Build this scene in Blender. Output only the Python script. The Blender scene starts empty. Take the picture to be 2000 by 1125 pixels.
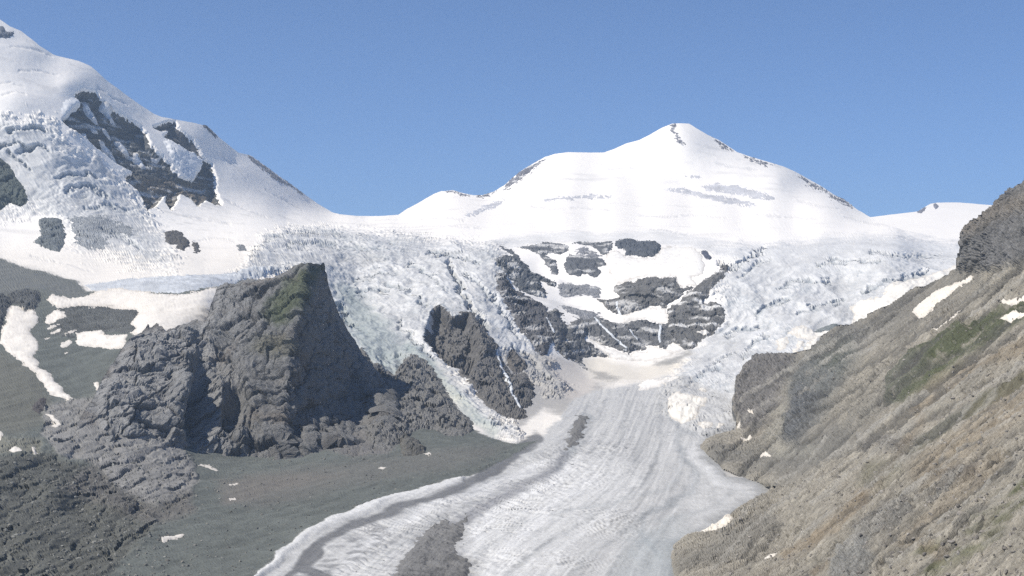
import bpy, math, numpy as np
from mathutils import Vector

# ------------------------------------------------------------------ camera, sky, sun, exposure
R = math.radians
scene = bpy.context.scene
col = scene.collection
FPX, HZ = 2904.0, 673.0                       # focal length and horizon row, on a 2000 x 1125 plate
cam = bpy.data.cameras.new('camera'); cam_ob = bpy.data.objects.new('camera', cam); col.objects.link(cam_ob)
cam.sensor_width = 36.0; cam.lens = 36.0 * FPX / 2000.0
cam.shift_y = (HZ - 562.5) / 2000.0
cam_ob.location = (0, 0, 0); cam_ob.rotation_euler = (R(90), 0, 0)
cam.clip_start = 1.0; cam.clip_end = 60000.0
scene.camera = cam_ob

SUN_AZ, SUN_EL = -114.0, 51.0                 # degrees clockwise from the view direction (+Y), and up
world = bpy.data.worlds.new('World'); scene.world = world; world.use_nodes = True
wn = world.node_tree; wn.nodes.clear()
sky = wn.nodes.new('ShaderNodeTexSky'); sky.sky_type = 'NISHITA'; sky.sun_disc = False
sky.sun_elevation = R(SUN_EL); sky.sun_rotation = R(SUN_AZ); sky.altitude = 2400
sky.air_density = 0.72; sky.dust_density = 0.0; sky.ozone_density = 6.5
bg = wn.nodes.new('ShaderNodeBackground'); bg.inputs['Strength'].default_value = 0.145
wo = wn.nodes.new('ShaderNodeOutputWorld')
wn.links.new(sky.outputs[0], bg.inputs['Color']); wn.links.new(bg.outputs[0], wo.inputs['Surface'])

sl = bpy.data.lights.new('sun', 'SUN'); sl.energy = 5.0; sl.angle = R(0.5); sl.color = (1.0, 0.93, 0.81)
sun_ob = bpy.data.objects.new('sun', sl); col.objects.link(sun_ob)
sdir = Vector((math.sin(R(SUN_AZ)) * math.cos(R(SUN_EL)), math.cos(R(SUN_AZ)) * math.cos(R(SUN_EL)), math.sin(R(SUN_EL))))
sun_ob.rotation_euler = sdir.to_track_quat('Z', 'Y').to_euler(); sun_ob.location = (-800, -200, 1500)

vs = scene.view_settings
vs.view_transform = 'Standard'; vs.look = 'None'; vs.gamma = 1.0; vs.use_curve_mapping = False; vs.exposure = 0.08
scene.cycles.use_denoising = False
scene.cycles.max_bounces = 5; scene.cycles.diffuse_bounces = 3; scene.cycles.volume_bounces = 0

# ------------------------------------------------------------------ numeric helpers
f4 = np.float32
rng = np.random.RandomState(7)
_perm = rng.permutation(256); _perm = np.concatenate([_perm, _perm, _perm]).astype(np.int32)
_g = rng.normal(size=(256, 3)); _g = (_g / np.linalg.norm(_g, axis=1)[:, None]).astype(f4)

def perlin(p):
    """gradient noise at points p (N,3), about -1..1"""
    p = np.asarray(p, f4); i = np.floor(p).astype(np.int32); f = p - i
    w = f * f * f * (f * (f * 6 - 15) + 10); i &= 255
    out = np.zeros(len(p), f4)
    for dx in (0, 1):
        wx = w[:, 0] if dx else 1 - w[:, 0]; a = _perm[i[:, 0] + dx]
        for dy in (0, 1):
            wy = w[:, 1] if dy else 1 - w[:, 1]; b = _perm[a + i[:, 1] + dy]
            for dz in (0, 1):
                wz = w[:, 2] if dz else 1 - w[:, 2]; g = _g[_perm[b + i[:, 2] + dz] & 255]
                out += wx * wy * wz * (g[:, 0] * (f[:, 0] - dx) + g[:, 1] * (f[:, 1] - dy) + g[:, 2] * (f[:, 2] - dz))
    return out * 1.6

def fbm(p, size, octaves, gain=0.5, ridged=False, off=0.0):
    out = np.zeros(len(p), f4); a = 1.0; s = 1.0 / size; tot = 0.0
    for k in range(octaves):
        n = perlin(p * s + (off + 17.3 * k))
        if ridged: n = 1 - 2 * np.abs(n)
        out += a * n; tot += a; a *= gain; s *= 2.03
    return out / tot

def _rand3(c):
    h = _perm[(_perm[(_perm[c[:, 0] & 255] + c[:, 1]) & 255] + c[:, 2]) & 255]
    return _g[h], _g[(h + 91) & 255]

def blocks(p, size, tilt=0.6, off=0.0):
    """faceted blocks: every Voronoi cell gets its own tilted plane; returns height in units of size, and crack closeness"""
    q = np.asarray(p, f4) / size + off; b = np.floor(q).astype(np.int32)
    d1 = np.full(len(q), 9., f4); d2 = np.full(len(q), 9., f4); h = np.zeros(len(q), f4)
    for dx in (-1, 0, 1):
        for dy in (-1, 0, 1):
            for dz in (-1, 0, 1):
                c = b + np.array((dx, dy, dz), np.int32); r1, r2 = _rand3(c)
                v = q - (c + 0.5 + 0.42 * r1); d = (v * v).sum(1)
                near = d < d1
                d2 = np.where(near, d1, np.minimum(d2, d))
                h = np.where(near, (v * r2).sum(1) * tilt + 0.35 * r2[:, 2], h); d1 = np.where(near, d, d1)
    return h, np.sqrt(d2) - np.sqrt(d1), .45 - d1

def unit(a_): return a_ / np.linalg.norm(a_)

def sstep(a, b, x):
    t = np.clip((x - a) / (b - a), 0, 1); return t * t * (3 - 2 * t)

def tps(ctrl):
    """thin plate spline through (u, v, value)"""
    c = np.array(ctrl, float); xy = c[:, :2] / 1000.0; n = len(c)
    def U(r2): return np.where(r2 > 1e-12, r2 * np.log(np.maximum(r2, 1e-12)), 0.0)
    A = np.zeros((n + 3, n + 3)); d2 = ((xy[:, None] - xy[None]) ** 2).sum(2)
    A[:n, :n] = U(d2) + np.eye(n) * 2e-3; A[:n, n] = 1; A[:n, n + 1:] = xy; A[n, :n] = 1; A[n + 1:, :n] = xy.T
    w = np.linalg.solve(A, np.concatenate([c[:, 2], np.zeros(3)]))
    def ev(u, v):
        u = np.asarray(u, float).ravel() / 1000.0; v = np.asarray(v, float).ravel() / 1000.0
        out = w[n] + w[n + 1] * u + w[n + 2] * v
        for k in range(n): out += w[k] * U((u - xy[k, 0]) ** 2 + (v - xy[k, 1]) ** 2)
        return out
    return ev

def depth_spline(ctrl):
    s = tps([(u, v, 1e4 / d) for u, v, d in ctrl])
    return lambda u, v: 1e4 / np.clip(s(u, v), 0.6, 30)

def world_pt(u, v, d):
    return np.stack([(u - 1000.0) / FPX * d, d, (HZ - v) / FPX * d], -1)

def polyline(pts):
    a = np.array(pts, float); return lambda x: np.interp(x, a[:, 0], a[:, 1])

def sdist(poly, u, v):
    """signed distance to polygon, positive inside"""
    a = np.array(poly, float); b = np.roll(a, -1, 0); best = np.full(len(u), 1e9); ins = np.zeros(len(u), bool)
    for (x0, y0), (x1, y1) in zip(a, b):
        dx, dy = x1 - x0, y1 - y0; L = dx * dx + dy * dy + 1e-9
        t = np.clip(((u - x0) * dx + (v - y0) * dy) / L, 0, 1)
        best = np.minimum(best, (u - x0 - t * dx) ** 2 + (v - y0 - t * dy) ** 2)
        if y0 != y1: ins ^= ((y0 > v) != (y1 > v)) & (u < dx * (v - y0) / (y1 - y0) + x0)
    return np.where(ins, 1, -1) * np.sqrt(best)

def linedist(pts, u, v):
    best = np.full(len(u), 1e9)
    for (x0, y0), (x1, y1) in zip(pts[:-1], pts[1:]):
        dx, dy = x1 - x0, y1 - y0; t = np.clip(((u - x0) * dx + (v - y0) * dy) / (dx * dx + dy * dy + 1e-9), 0, 1)
        best = np.minimum(best, (u - x0 - t * dx) ** 2 + (v - y0 - t * dy) ** 2)
    return np.sqrt(best)

def grid_normals(P):
    du = np.empty_like(P); dv = np.empty_like(P)
    du[:, 1:-1] = P[:, 2:] - P[:, :-2]; du[:, 0] = P[:, 1] - P[:, 0]; du[:, -1] = P[:, -1] - P[:, -2]
    dv[1:-1] = P[2:] - P[:-2]; dv[0] = P[1] - P[0]; dv[-1] = P[-1] - P[-2]
    n = np.cross(dv, du); n /= np.linalg.norm(n, axis=2)[..., None] + 1e-9
    flip = (n * P).sum(2) > 0; n[flip] *= -1
    return n

# ------------------------------------------------------------------ materials
def terrain_material(name, roughness=0.9, grain=((0.12, 0.25), (0.45, 0.2)), bump=((0.10, 1.0),), bump_strength=0.6, stretch=None, spec=0.15):
    m = bpy.data.materials.new(name); m.use_nodes = True; nt = m.node_tree; N = nt.nodes; L = nt.links
    b = N['Principled BSDF']; b.inputs['Roughness'].default_value = roughness; b.inputs['Specular IOR Level'].default_value = spec
    at = N.new('ShaderNodeAttribute'); at.attribute_name = 'tint'
    ar = N.new('ShaderNodeAttribute'); ar.attribute_name = 'relief'
    geo = N.new('ShaderNodeNewGeometry'); vec = geo.outputs['Position']
    if stretch:
        mp = N.new('ShaderNodeMapping'); mp.vector_type = 'TEXTURE'; mp.inputs['Rotation'].default_value = stretch[0]; mp.inputs['Scale'].default_value = stretch[1]
        L.new(vec, mp.inputs['Vector']); vec = mp.outputs['Vector']
    def math_(op, a, c):
        n = N.new('ShaderNodeMath'); n.operation = op
        for k, x in enumerate((a, c)):
            if isinstance(x, (int, float)): n.inputs[k].default_value = x
            else: L.new(x, n.inputs[k])
        return n.outputs[0]
    val = None
    for sc, amp in grain:
        t = N.new('ShaderNodeTexNoise'); t.inputs['Scale'].default_value = sc; t.inputs['Detail'].default_value = 6; t.inputs['Roughness'].default_value = 0.65
        L.new(vec, t.inputs['Vector'])
        x = math_('MULTIPLY', math_('SUBTRACT', t.outputs['Fac'], 0.5), amp * 4)
        val = x if val is None else math_('ADD', val, x)
    val = math_('ADD', math_('MULTIPLY', val, ar.outputs['Fac']), 1.0)
    val = math_('MAXIMUM', val, 0.25)
    mx = N.new('ShaderNodeVectorMath'); mx.operation = 'SCALE'
    L.new(at.outputs['Color'], mx.inputs[0]); L.new(val, mx.inputs['Scale'])
    L.new(mx.outputs[0], b.inputs['Base Color'])
    prev = None
    for sc, dist in bump:
        t = N.new('ShaderNodeTexNoise'); t.inputs['Scale'].default_value = sc; t.inputs['Detail'].default_value = 8; t.inputs['Roughness'].default_value = 0.7
        L.new(vec, t.inputs['Vector'])
        bp = N.new('ShaderNodeBump'); bp.inputs['Distance'].default_value = dist
        L.new(math_('MULTIPLY', ar.outputs['Fac'], bump_strength), bp.inputs['Strength'])
        L.new(t.outputs['Fac'], bp.inputs['Height'])
        if prev is not None: L.new(prev.outputs[0], bp.inputs['Normal'])
        prev = bp
    if prev is not None: L.new(prev.outputs[0], b.inputs['Normal'])
    return m

M_SNOW = terrain_material('snow', 0.75, ((0.03, 0.04), (0.2, 0.05)), ((0.05, 2.0),), 0.25)
M_ICE = terrain_material('glacier_ice', 0.6, ((0.06, 0.10), (0.35, 0.16)), ((0.12, 3.0),), 0.6, spec=0.3)
M_ROCK = terrain_material('rock', 0.92, ((0.02, 0.10), (0.12, 0.22), (0.5, 0.2)), ((0.05, 9.0), (0.22, 4.0)), 1.0, stretch=((0, R(-38), 0), (2.4, 1.2, .8)))
M_DEBRIS = terrain_material('debris', 0.95, ((0.03, 0.10), (0.25, 0.18), (1.2, 0.16)), ((0.12, 1.6), (0.7, 0.5)), 0.7)

_a0, _a1 = Vector((266, 1290, -172)), Vector((491, 1500, -24))                 # the bedding of the hillside runs along this line
_eul = Vector((1, 0, 0)).rotation_difference((_a1 - _a0).normalized()).to_euler()
M_HILL = terrain_material('hillside_scree', 0.95, ((0.05, 0.22), (0.22, 0.34), (0.8, 0.34)), ((0.10, 3.0), (0.45, 1.4)), 1.0, stretch=(_eul, (5.0, 1.0, 1.0)))

# ------------------------------------------------------------------ mesh building
def set_props(o, label=None, cat=None, group=None, kind=None):
    if label: o['label'] = label
    if cat: o['category'] = cat
    if group: o['group'] = group
    if kind: o['kind'] = kind

def mesh_object(name, V, Q, mat, tint, relief, normals=None, flat=False):
    me = bpy.data.meshes.new(name); nv, nq, k = len(V), len(Q), Q.shape[1]
    me.vertices.add(nv); me.vertices.foreach_set('co', np.ascontiguousarray(V, f4).ravel())
    me.loops.add(nq * k); me.loops.foreach_set('vertex_index', np.ascontiguousarray(Q, np.int32).ravel())
    me.polygons.add(nq); me.polygons.foreach_set('loop_start', np.arange(0, nq * k, k, dtype=np.int32))
    me.update(calc_edges=True)
    me.polygons.foreach_set('use_smooth', np.full(nq, not flat, bool))
    a = me.attributes.new('tint', 'FLOAT_COLOR', 'POINT')
    a.data.foreach_set('color', np.concatenate([tint, np.ones((nv, 1))], 1).astype(f4).ravel())
    r = me.attributes.new('relief', 'FLOAT', 'POINT'); r.data.foreach_set('value', relief.astype(f4))
    if normals is not None: me.normals_split_custom_set_from_vertices(normals.astype(f4))
    me.materials.append(mat); me.update()
    o = bpy.data.objects.new(name, me); col.objects.link(o); return o

def extract(name, keep, P, mat, tint, relief, Nrm=None, flat=False):
    """keep: bool per grid cell (r-1, c-1) -> object"""
    r, c = P.shape[:2]; idx = np.arange(r * c).reshape(r, c)
    q = np.stack([idx[:-1, :-1], idx[1:, :-1], idx[1:, 1:], idx[:-1, 1:]], -1)[keep]
    if len(q) == 0: print('EMPTY', name); return None
    used, inv = np.unique(q, return_inverse=True)
    return mesh_object(name, P.reshape(-1, 3)[used], inv.reshape(q.shape), mat, tint.reshape(-1, 3)[used], relief.reshape(-1)[used],
                       None if Nrm is None or flat else Nrm.reshape(-1, 3)[used], flat)

class Layer:
    """a piece of terrain: a grid of points, its smooth normals, colour and roughness of relief"""
    def __init__(self, u, v, dfun):
        self.u, self.v = u, v; self.shape = u.shape
        d = dfun(u, v).reshape(u.shape); self.P = world_pt(u, v, d); self.N = grid_normals(self.P); self.D = d
        self.uf, self.vf = u.ravel(), v.ravel()
        self.refresh()
        n = u.size; self.tint = np.tile(np.array((.3, .3, .3)), (n, 1)); self.relief = np.ones(n); self.h = np.zeros(n); self.front = np.zeros(n)
    def refresh(self):
        self.Pf = self.P.reshape(-1, 3)
        p = self.Pf
        self.w1 = perlin(p / 60.0); self.w2 = perlin(p / 60.0 + 31.7); self.w3 = perlin(p / 17.0); self.w4 = perlin(p / 17.0 + 9.1); self.w5 = perlin(p / 6.5 + 3.3); self.w6 = perlin(p / 6.5 + 21.0)
    def sd(self, poly, warp=4.0, margin=40):
        """signed distance with ragged edge, only near the polygon (elsewhere -1e3)"""
        a = np.array(poly, float)
        s = np.where((self.uf > a[:, 0].min() - margin) & (self.uf < a[:, 0].max() + margin) & (self.vf > a[:, 1].min() - margin) & (self.vf < a[:, 1].max() + margin))[0]
        out = np.full(len(self.uf), -1e3)
        out[s] = sdist(poly, self.uf[s] + warp * (self.w1[s] + .6 * self.w3[s] + .5 * self.w5[s]), self.vf[s] + .7 * warp * (self.w2[s] + .6 * self.w4[s] + .5 * self.w6[s]))
        return out
    def mask(self, poly, soft=4.0, warp=4.0):
        return sstep(-soft, soft, self.sd(poly, warp, 40 + soft))
    def line(self, pts, width, soft=3.0, warp=3.0):
        a = np.array(pts, float); mg = 60
        s = np.where((self.uf > a[:, 0].min() - mg) & (self.uf < a[:, 0].max() + mg) & (self.vf > a[:, 1].min() - mg) & (self.vf < a[:, 1].max() + mg))[0]
        out = np.zeros(len(self.uf)); d = linedist(pts, self.uf[s] + warp * (self.w1[s] + .5 * self.w3[s]), self.vf[s] + warp * (self.w2[s] + .5 * self.w4[s]))
        out[s] = 1 - sstep(width - soft, width + soft, d); return out
    def paint(self, m, rgb, relief=None):
        self.tint += m[:, None] * (np.array(rgb) - self.tint)
        if relief is not None: self.relief += m * (relief - self.relief)
    def apply(self):
        d_ = self.N.copy(); d_[..., 1] -= self.front.reshape(self.shape); d_ /= np.linalg.norm(d_, axis=2)[..., None]
        self.P = self.P + d_ * self.h.reshape(self.shape)[..., None]; self.Pf = self.P.reshape(-1, 3)
        self.N1 = grid_normals(self.P); self.top = self.P.copy()
    def window(self, poly, margin=14):
        a = np.array(poly, float)
        inside = (self.u > a[:, 0].min() - margin) & (self.u < a[:, 0].max() + margin) & (self.v > a[:, 1].min() - margin) & (self.v < a[:, 1].max() + margin)
        rr = np.where(inside.any(1))[0]; cc = np.where(inside.any(0))[0]
        return slice(rr[0], rr[-1] + 1), slice(cc[0], cc[-1] + 1)
    def piece(self, name, poly, mat, rgb, thick, soft, warp=3.0, rough=0.0, block=0.0, size=30.0, relief=0.4, jitter=0.08, sink=0.5, lean=0.0, front=0.0, tint_fn=None, hole=None, flat=False, ledge=0.0, margin=None):
        """a thing lying on this terrain: follows it, rises by `thick` metres inside the polygon and dips under it at the ragged edge"""
        wi = self.window(poly); sh = self.u[wi].shape
        idx = np.arange(self.u.size).reshape(self.shape)[wi].ravel()
        P = self.top[wi].reshape(-1, 3); Nn = self.N[wi].reshape(-1, 3)
        sd = sdist(poly, self.uf[idx] + warp * (.9 * self.w1[idx] + .9 * self.w3[idx] + .7 * self.w5[idx]), self.vf[idx] + .8 * warp * (.9 * self.w2[idx] + .9 * self.w4[idx] + .7 * self.w6[idx]))
        if hole is not None:
            for hp in hole: sd = np.minimum(sd, -sdist(hp, self.uf[idx] + warp * self.w3[idx], self.vf[idx] + warp * self.w4[idx]))
        h = np.where(sd > 0, thick * (1 - np.exp(-np.maximum(sd, 0) / soft)), sd * sink)
        ins = sstep(-1, soft * 2, sd)
        Pn = P * np.array((1, .18, 1)) + 4 * np.stack([self.w3[idx], self.w4[idx], self.w4[idx]], 1)
        if rough: h = h + ins * rough * fbm(Pn, size * 1.6, 5, .55, True, 3.1)
        if block:
            b1, e1, o1 = blocks(Pn * np.array((.85, 1, 1.15)) + .4 * Pn[:, [2]] * np.array((1, 0, 0)), size, .8); b2, e2, o2 = blocks(Pn, size * .36, .8, 5.5)
            h = h + ins * block * (b1 + .38 * b2 - .5 * (1 - sstep(0, .18, e1)) - .15 * (1 - sstep(0, .2, e2)))
        h = np.where(sd < 0, np.minimum(h, sd * sink), h)
        dirn = Nn.copy(); dirn[:, 1] -= front; dirn[:, 2] += lean; dirn /= np.linalg.norm(dirn, axis=1)[:, None]
        Q = (P + dirn * h[:, None]).reshape(sh + (3,))
        s2 = sd.reshape(sh); k = np.maximum.reduce([s2[:-1, :-1], s2[1:, :-1], s2[1:, 1:], s2[:-1, 1:]]) > -2.2
        t = np.tile(np.array(rgb, float), (len(P), 1)) * (1 + jitter * (self.w1[idx] + self.w3[idx]))[:, None]
        if tint_fn is not None: t = tint_fn(t, P, self.uf[idx], self.vf[idx], sd)
        if ledge:
            nz = grid_normals(Q)[..., 2].ravel(); lm = sstep(.16, .42, fbm(Pn * np.array((.22, .5, 1)), 20, 3, .6, off=2.0) + .25 * (nz - .3)) * np.minimum(1, ledge * 2) * sstep(0, 2, sd)
            t = t + lm[:, None] * (np.array((.80, .79, .77)) - t)
        if margin is not None:
            dm = (1 - sstep(0, 5, sd + 2 * self.w5[idx])) * .55 + .35 * sstep(.15, .7, self.w3[idx] + .6 * self.w5[idx]); t = t + np.clip(dm, 0, 1)[:, None] * (np.array(margin) - t)
        o = extract(name, k, Q, mat, t, np.full(len(P), relief), None, flat)
        up = (sd > 0).reshape(sh); tp = self.top[wi]; tp[up] = Q[up]; self.top[wi] = tp
        return o

# ------------------------------------------------------------------ the valley: skyline, distances, grid
STEP = 1.8
sky_line = polyline([(-460, -150), (-260, -60), (-120, -20), (0, 38), (20, 52), (42, 62), (75, 93), (105, 110), (150, 122), (175, 133), (205, 156), (240, 180), (270, 202), (300, 222), (315, 228), (335, 232),
    (380, 240), (405, 246), (430, 270), (465, 298), (490, 304), (515, 322), (545, 343), (570, 360), (600, 383), (622, 398), (648, 414), (665, 419), (700, 422), (740, 422), (778, 419), (795, 408), (812, 400), (830, 390), (850, 378),
    (862, 374), (885, 372), (905, 378), (925, 382), (945, 381), (965, 374), (985, 362), (1000, 348), (1020, 332), (1045, 317), (1065, 306), (1085, 300), (1110, 297), (1150, 298), (1180, 298), (1200, 291), (1222, 281), (1250, 273),
    (1268, 264), (1290, 251), (1312, 242), (1328, 241), (1346, 242), (1360, 252), (1380, 264), (1402, 273), (1420, 284), (1440, 297), (1470, 307), (1500, 316), (1530, 325), (1555, 336), (1580, 350), (1605, 364), (1630, 381), (1650, 391),
    (1664, 401), (1675, 410), (1700, 424), (1730, 438), (1765, 450), (1810, 458), (1885, 466), (2000, 474), (2300, 490)])
far_rows = [(0, 40, 5400), (105, 110, 5500), (190, 145, 5650), (300, 222, 5900), (400, 243, 6300), (465, 298, 6600), (540, 340, 7000), (590, 372, 7300), (650, 415, 7900), (-200, 0, 5300),
    (720, 421, 8200), (780, 419, 8200), (865, 373, 8600), (945, 381, 8400), (1010, 340, 8500), (1100, 299, 8600), (1185, 297, 8700), (1325, 242, 8600), (1440, 298, 8500), (1550, 335, 8500), (1640, 385, 8300), (1700, 422, 7900),
    (1000, 420, 7100), (1765, 452, 6800), (1885, 470, 6300), (2000, 480, 6200), (2200, 490, 6200),
    (560, 425, 6300)] + [(u_, 440, 6450) for u_ in (680, 760, 850, 950, 1050, 1150, 1250, 1350, 1450, 1550, 1650)] + [(u_, 405, 7300) for u_ in (1050, 1150, 1250, 1350, 1450, 1550, 1620)] + [(u_, 350, 7900) for u_ in (1120, 1200, 1280, 1360, 1440, 1520)] + [(u_, 456, 5850) for u_ in range(650, 1800, 100)]
lip_rows = [(560, 456, 5400), (1885, 500, 5100), (2100, 510, 5100)] + [(u_, 474, 5280) for u_ in range(640, 1800, 80)]
ice_rows = [(700, 520, 4850), (800, 520, 4800), (900, 520, 4750), (700, 600, 4250), (800, 600, 4150), (900, 600, 4150), (800, 680, 3700), (900, 700, 3550), (850, 750, 3250), (950, 800, 2980), (1000, 850, 2700), (1000, 700, 3800),
    (1060, 750, 3600), (1000, 600, 4350), (1080, 650, 4150), (1050, 520, 4950), (1200, 500, 5000), (1300, 500, 5000), (1100, 600, 4600), (1200, 580, 4700), (1300, 600, 4550), (1200, 650, 4380), (1300, 660, 4330), (1200, 700, 4200),
    (1150, 740, 3950), (1250, 740, 3930), (1400, 500, 5000), (1500, 540, 4750), (1400, 600, 4500), (1500, 620, 4400), (1650, 560, 4700), (1800, 520, 4900), (1600, 620, 4350), (1400, 700, 4100), (1500, 700, 4000), (1350, 760, 3650), (1420, 780, 3400)]
tongue_rows = [(u, v, d) for v, d, us in ((800, 3150, (1100, 1200, 1300, 1400)), (850, 2680, (1100, 1200, 1300, 1430)), (900, 2330, (720, 900, 1100, 1300, 1450)), (950, 2070, (500, 700, 900, 1100, 1300, 1500)),
    (1000, 1850, (430, 650, 850, 1050, 1250, 1450)), (1060, 1630, (400, 700, 1000, 1300)), (1125, 1450, (330, 600, 900, 1200, 1450)), (1300, 1090, (-200, 200, 600, 1000, 1400, 2200))) for u in us]
left_rows = [(0, 1125, 1400), (200, 1125, 1430), (-200, 1100, 1350), (0, 1000, 1700), (200, 1000, 1800), (0, 900, 1950), (200, 900, 2050), (0, 800, 2250), (150, 800, 2300), (300, 850, 2250), (400, 900, 2250), (0, 700, 2600), (150, 700, 2650), (300, 700, 2650),
    (0, 620, 2950), (150, 620, 3000), (300, 600, 3050), (400, 580, 3200), (100, 570, 3350), (300, 560, 3450), (420, 545, 3750), (0, 540, 3550), (0, 500, 4000), (0, 440, 4450), (100, 480, 4250), (200, 520, 3950), (300, 535, 3850), (400, 520, 4150),
    (500, 500, 4500), (600, 510, 4600), (100, 400, 4700), (300, 440, 4900), (450, 430, 5400), (550, 440, 5600), (0, 240, 4900), (150, 250, 5100), (300, 330, 5400), (420, 380, 5700), (500, 370, 6300), (100, 330, 4850), (200, 400, 4850), (-200, 300, 4800), (-200, 600, 3000), (-200, 850, 2050),
    (550, 700, 3400), (600, 600, 4000), (500, 850, 2620), (650, 850, 2620), (700, 780, 2980), (450, 750, 2900), (450, 650, 3200), (400, 850, 2480), (350, 780, 2620)]
right_hidden = [(1600, 800, 3200), (1800, 700, 3900), (2000, 600, 4500), (1700, 1000, 1900), (2000, 1000, 1900), (2000, 800, 3000), (2000, 1125, 1450), (2250, 700, 3800)]
valley_depth = depth_spline(far_rows + lip_rows + ice_rows + tongue_rows + left_rows + right_hidden)

us = np.concatenate([np.arange(-440, -40, 5.0), np.arange(-40, 2141, STEP)]); top = sky_line(us)
nv = int((1250 - 300) / STEP)
t = np.linspace(0, 1, nv)[:, None]
VG = top[None] + (1250 - top[None]) * t; UG = np.repeat(us[None], nv, 0)
V = Layer(UG, VG, valley_depth)

SNOW, OLD_SNOW, ICE, DIRTY_ICE = (.95, .917, .872), (.80, .76, .70), (.615, .615, .61), (.34, .345, .35)
GREY, GREYGREEN, BROWN, ROCKC, DARKROCK = (.15, .15, .145), (.120, .130, .121), (.14, .125, .105), (.19, .185, .18), (.12, .12, .125)
V.tint[:] = SNOW; V.relief[:] = .12
p = V.Pf

ICE_LEFT = [(470, 540), (500, 490), (520, 468), (560, 452), (640, 447), (700, 455), (800, 462), (860, 472), (930, 480), (985, 490), (975, 520), (985, 560), (1010, 620), (1040, 680), (1080, 720), (1105, 760), (1080, 770), (1045, 745),
    (1020, 720), (985, 690), (940, 690), (900, 690), (850, 690), (905, 750), (950, 800), (1012, 850), (1004, 862), (962, 842), (925, 815), (885, 775), (845, 735), (780, 735), (690, 760), (640, 640), (610, 540), (560, 530)]
ICE_RIGHT = [(1330, 470), (1500, 480), (1560, 470), (1650, 462), (1750, 460), (1885, 478), (2150, 480), (2150, 560), (1700, 680), (1560, 740), (1480, 760), (1450, 850), (1390, 850), (1300, 790), (1320, 730), (1350, 690), (1420, 620), (1390, 580), (1430, 510), (1380, 490)]
LIP_BAND = [(930, 478), (1000, 462), (1050, 456), (1100, 452), (1180, 455), (1240, 452), (1270, 447), (1350, 458), (1420, 470), (1380, 490), (1330, 482), (1200, 474), (1060, 474), (1000, 488)]
TONGUE = [(1050, 862), (1090, 820), (1120, 780), (1160, 762), (1230, 752), (1300, 735), (1340, 740), (1440, 790), (1460, 850), (1400, 880), (1420, 930), (1560, 955), (1480, 1020), (1360, 1070), (1360, 1300), (330, 1300), (495, 1130), (540, 1085), (590, 1045),
    (640, 1017), (700, 992), (760, 970), (850, 945), (920, 928), (1000, 890)]
LOWLAND = [(-300, 500), (0, 505), (40, 520), (100, 536), (150, 552), (168, 570), (240, 566), (300, 572), (420, 561), (470, 545), (560, 640), (690, 815), (760, 790), (850, 800), (912, 836), (960, 856), (1000, 868), (1050, 862), (1000, 890), (920, 928), (850, 945), (760, 970), (700, 992),
    (640, 1017), (590, 1045), (540, 1085), (495, 1130), (330, 1300), (-300, 1300)]
SERAC_LEFT = [(-200, 232), (0, 236), (60, 233), (100, 248), (140, 290), (200, 322), (250, 370), (290, 430), (325, 480), (338, 515), (325, 527), (270, 517), (215, 495), (150, 480), (128, 430), (60, 415), (-200, 430)]
m_il = V.mask(ICE_LEFT, 13, 18); m_ir = V.mask(ICE_RIGHT, 15, 20); m_lip = V.mask(LIP_BAND, 5, 6); m_to = V.mask(TONGUE, 4, 5); m_low = V.mask(LOWLAND, 2.5, 4); m_sl = V.mask(SERAC_LEFT, 24, 30)

# broad colour of the snow: old firn streaks, thin dirt lines
streak = fbm(p * np.array((.12, .25, 1.0)), 45, 3)
V.paint(sstep(.2, .5, streak) * .38 * (1 - m_low), (.58, .57, .56))
sd_ = unit(world_pt(560., 450., 5900.) - world_pt(340., 390., 5600.)); ms = V.mask([(300, 400), (430, 395), (560, 440), (640, 445), (500, 470), (420, 460), (330, 440)], 14, 8)
V.paint(ms * sstep(.1, .5, fbm(stretch(p, sd_[None], 8), 26, 3, .6) if False else fbm(p - (1 - 1 / 8) * (p @ sd_)[:, None] * sd_[None], 24, 3, .6)) * .55, (.50, .49, .47))
near = sstep(430, 520, V.vf) * (1 - sstep(600, 700, V.uf)) + .9 * sstep(670, 720, V.vf) * sstep(600, 700, V.uf)
V.paint(near * .8, OLD_SNOW)

# icefalls: broken blocks, cracks, ridged pressure folds
ice_w = np.maximum(m_il, m_ir)
s = np.where(np.maximum(np.maximum(ice_w, m_sl), m_lip) > .01)[0]
fl_l = unit(world_pt(1000., 850., 2700.) - world_pt(700., 480., 5200.)); fl_r = unit(world_pt(1350., 770., 3600.) - world_pt(1750., 490., 5300.)); fl_m = unit(world_pt(300., 440., 4900.) - world_pt(60., 250., 5000.))
fdir = np.where((m_sl[s] > .3)[:, None], fl_m[None], np.where((V.uf[s] < 1150)[:, None], fl_l[None], fl_r[None]))
adir = np.cross(fdir, np.array((0, 0, 1.0))); adir /= np.linalg.norm(adir, axis=1)[:, None]
q = p[s] * np.array((1, .3, 1)) + 14 * np.stack([V.w1[s], V.w2[s], V.w1[s]], 1)
fdir = fdir * np.array((1, .3, 1)); fdir /= np.linalg.norm(fdir, axis=1)[:, None]
def stretch(pp, dd, k): return pp - (1 - 1 / k) * (pp * dd).sum(1)[:, None] * dd
long_ = fbm(stretch(q, fdir, 7), 22, 4, .6, True, 2.0); rows = fbm(stretch(q, adir, 6), 17, 3, .6, True, 6.0)
q2 = stretch(q, adir, 1.8)
b1, e1, o1 = blocks(q2, 22, 1.0); b2, e2, o2 = blocks(q2, 9.5, 1.0, 3.3)
folds = fbm(q, 130, 3, .45, True); zone = sstep(-.22, .28, fbm(p[s] * np.array((1, .4, 1)), 170, 3, off=4.0))
crk = 1 - sstep(0, .16, e1); crk2 = 1 - sstep(0, .2, e2)
gap = sstep(.15, .5, -rows)                                                        # open crevasses between the rows
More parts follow.
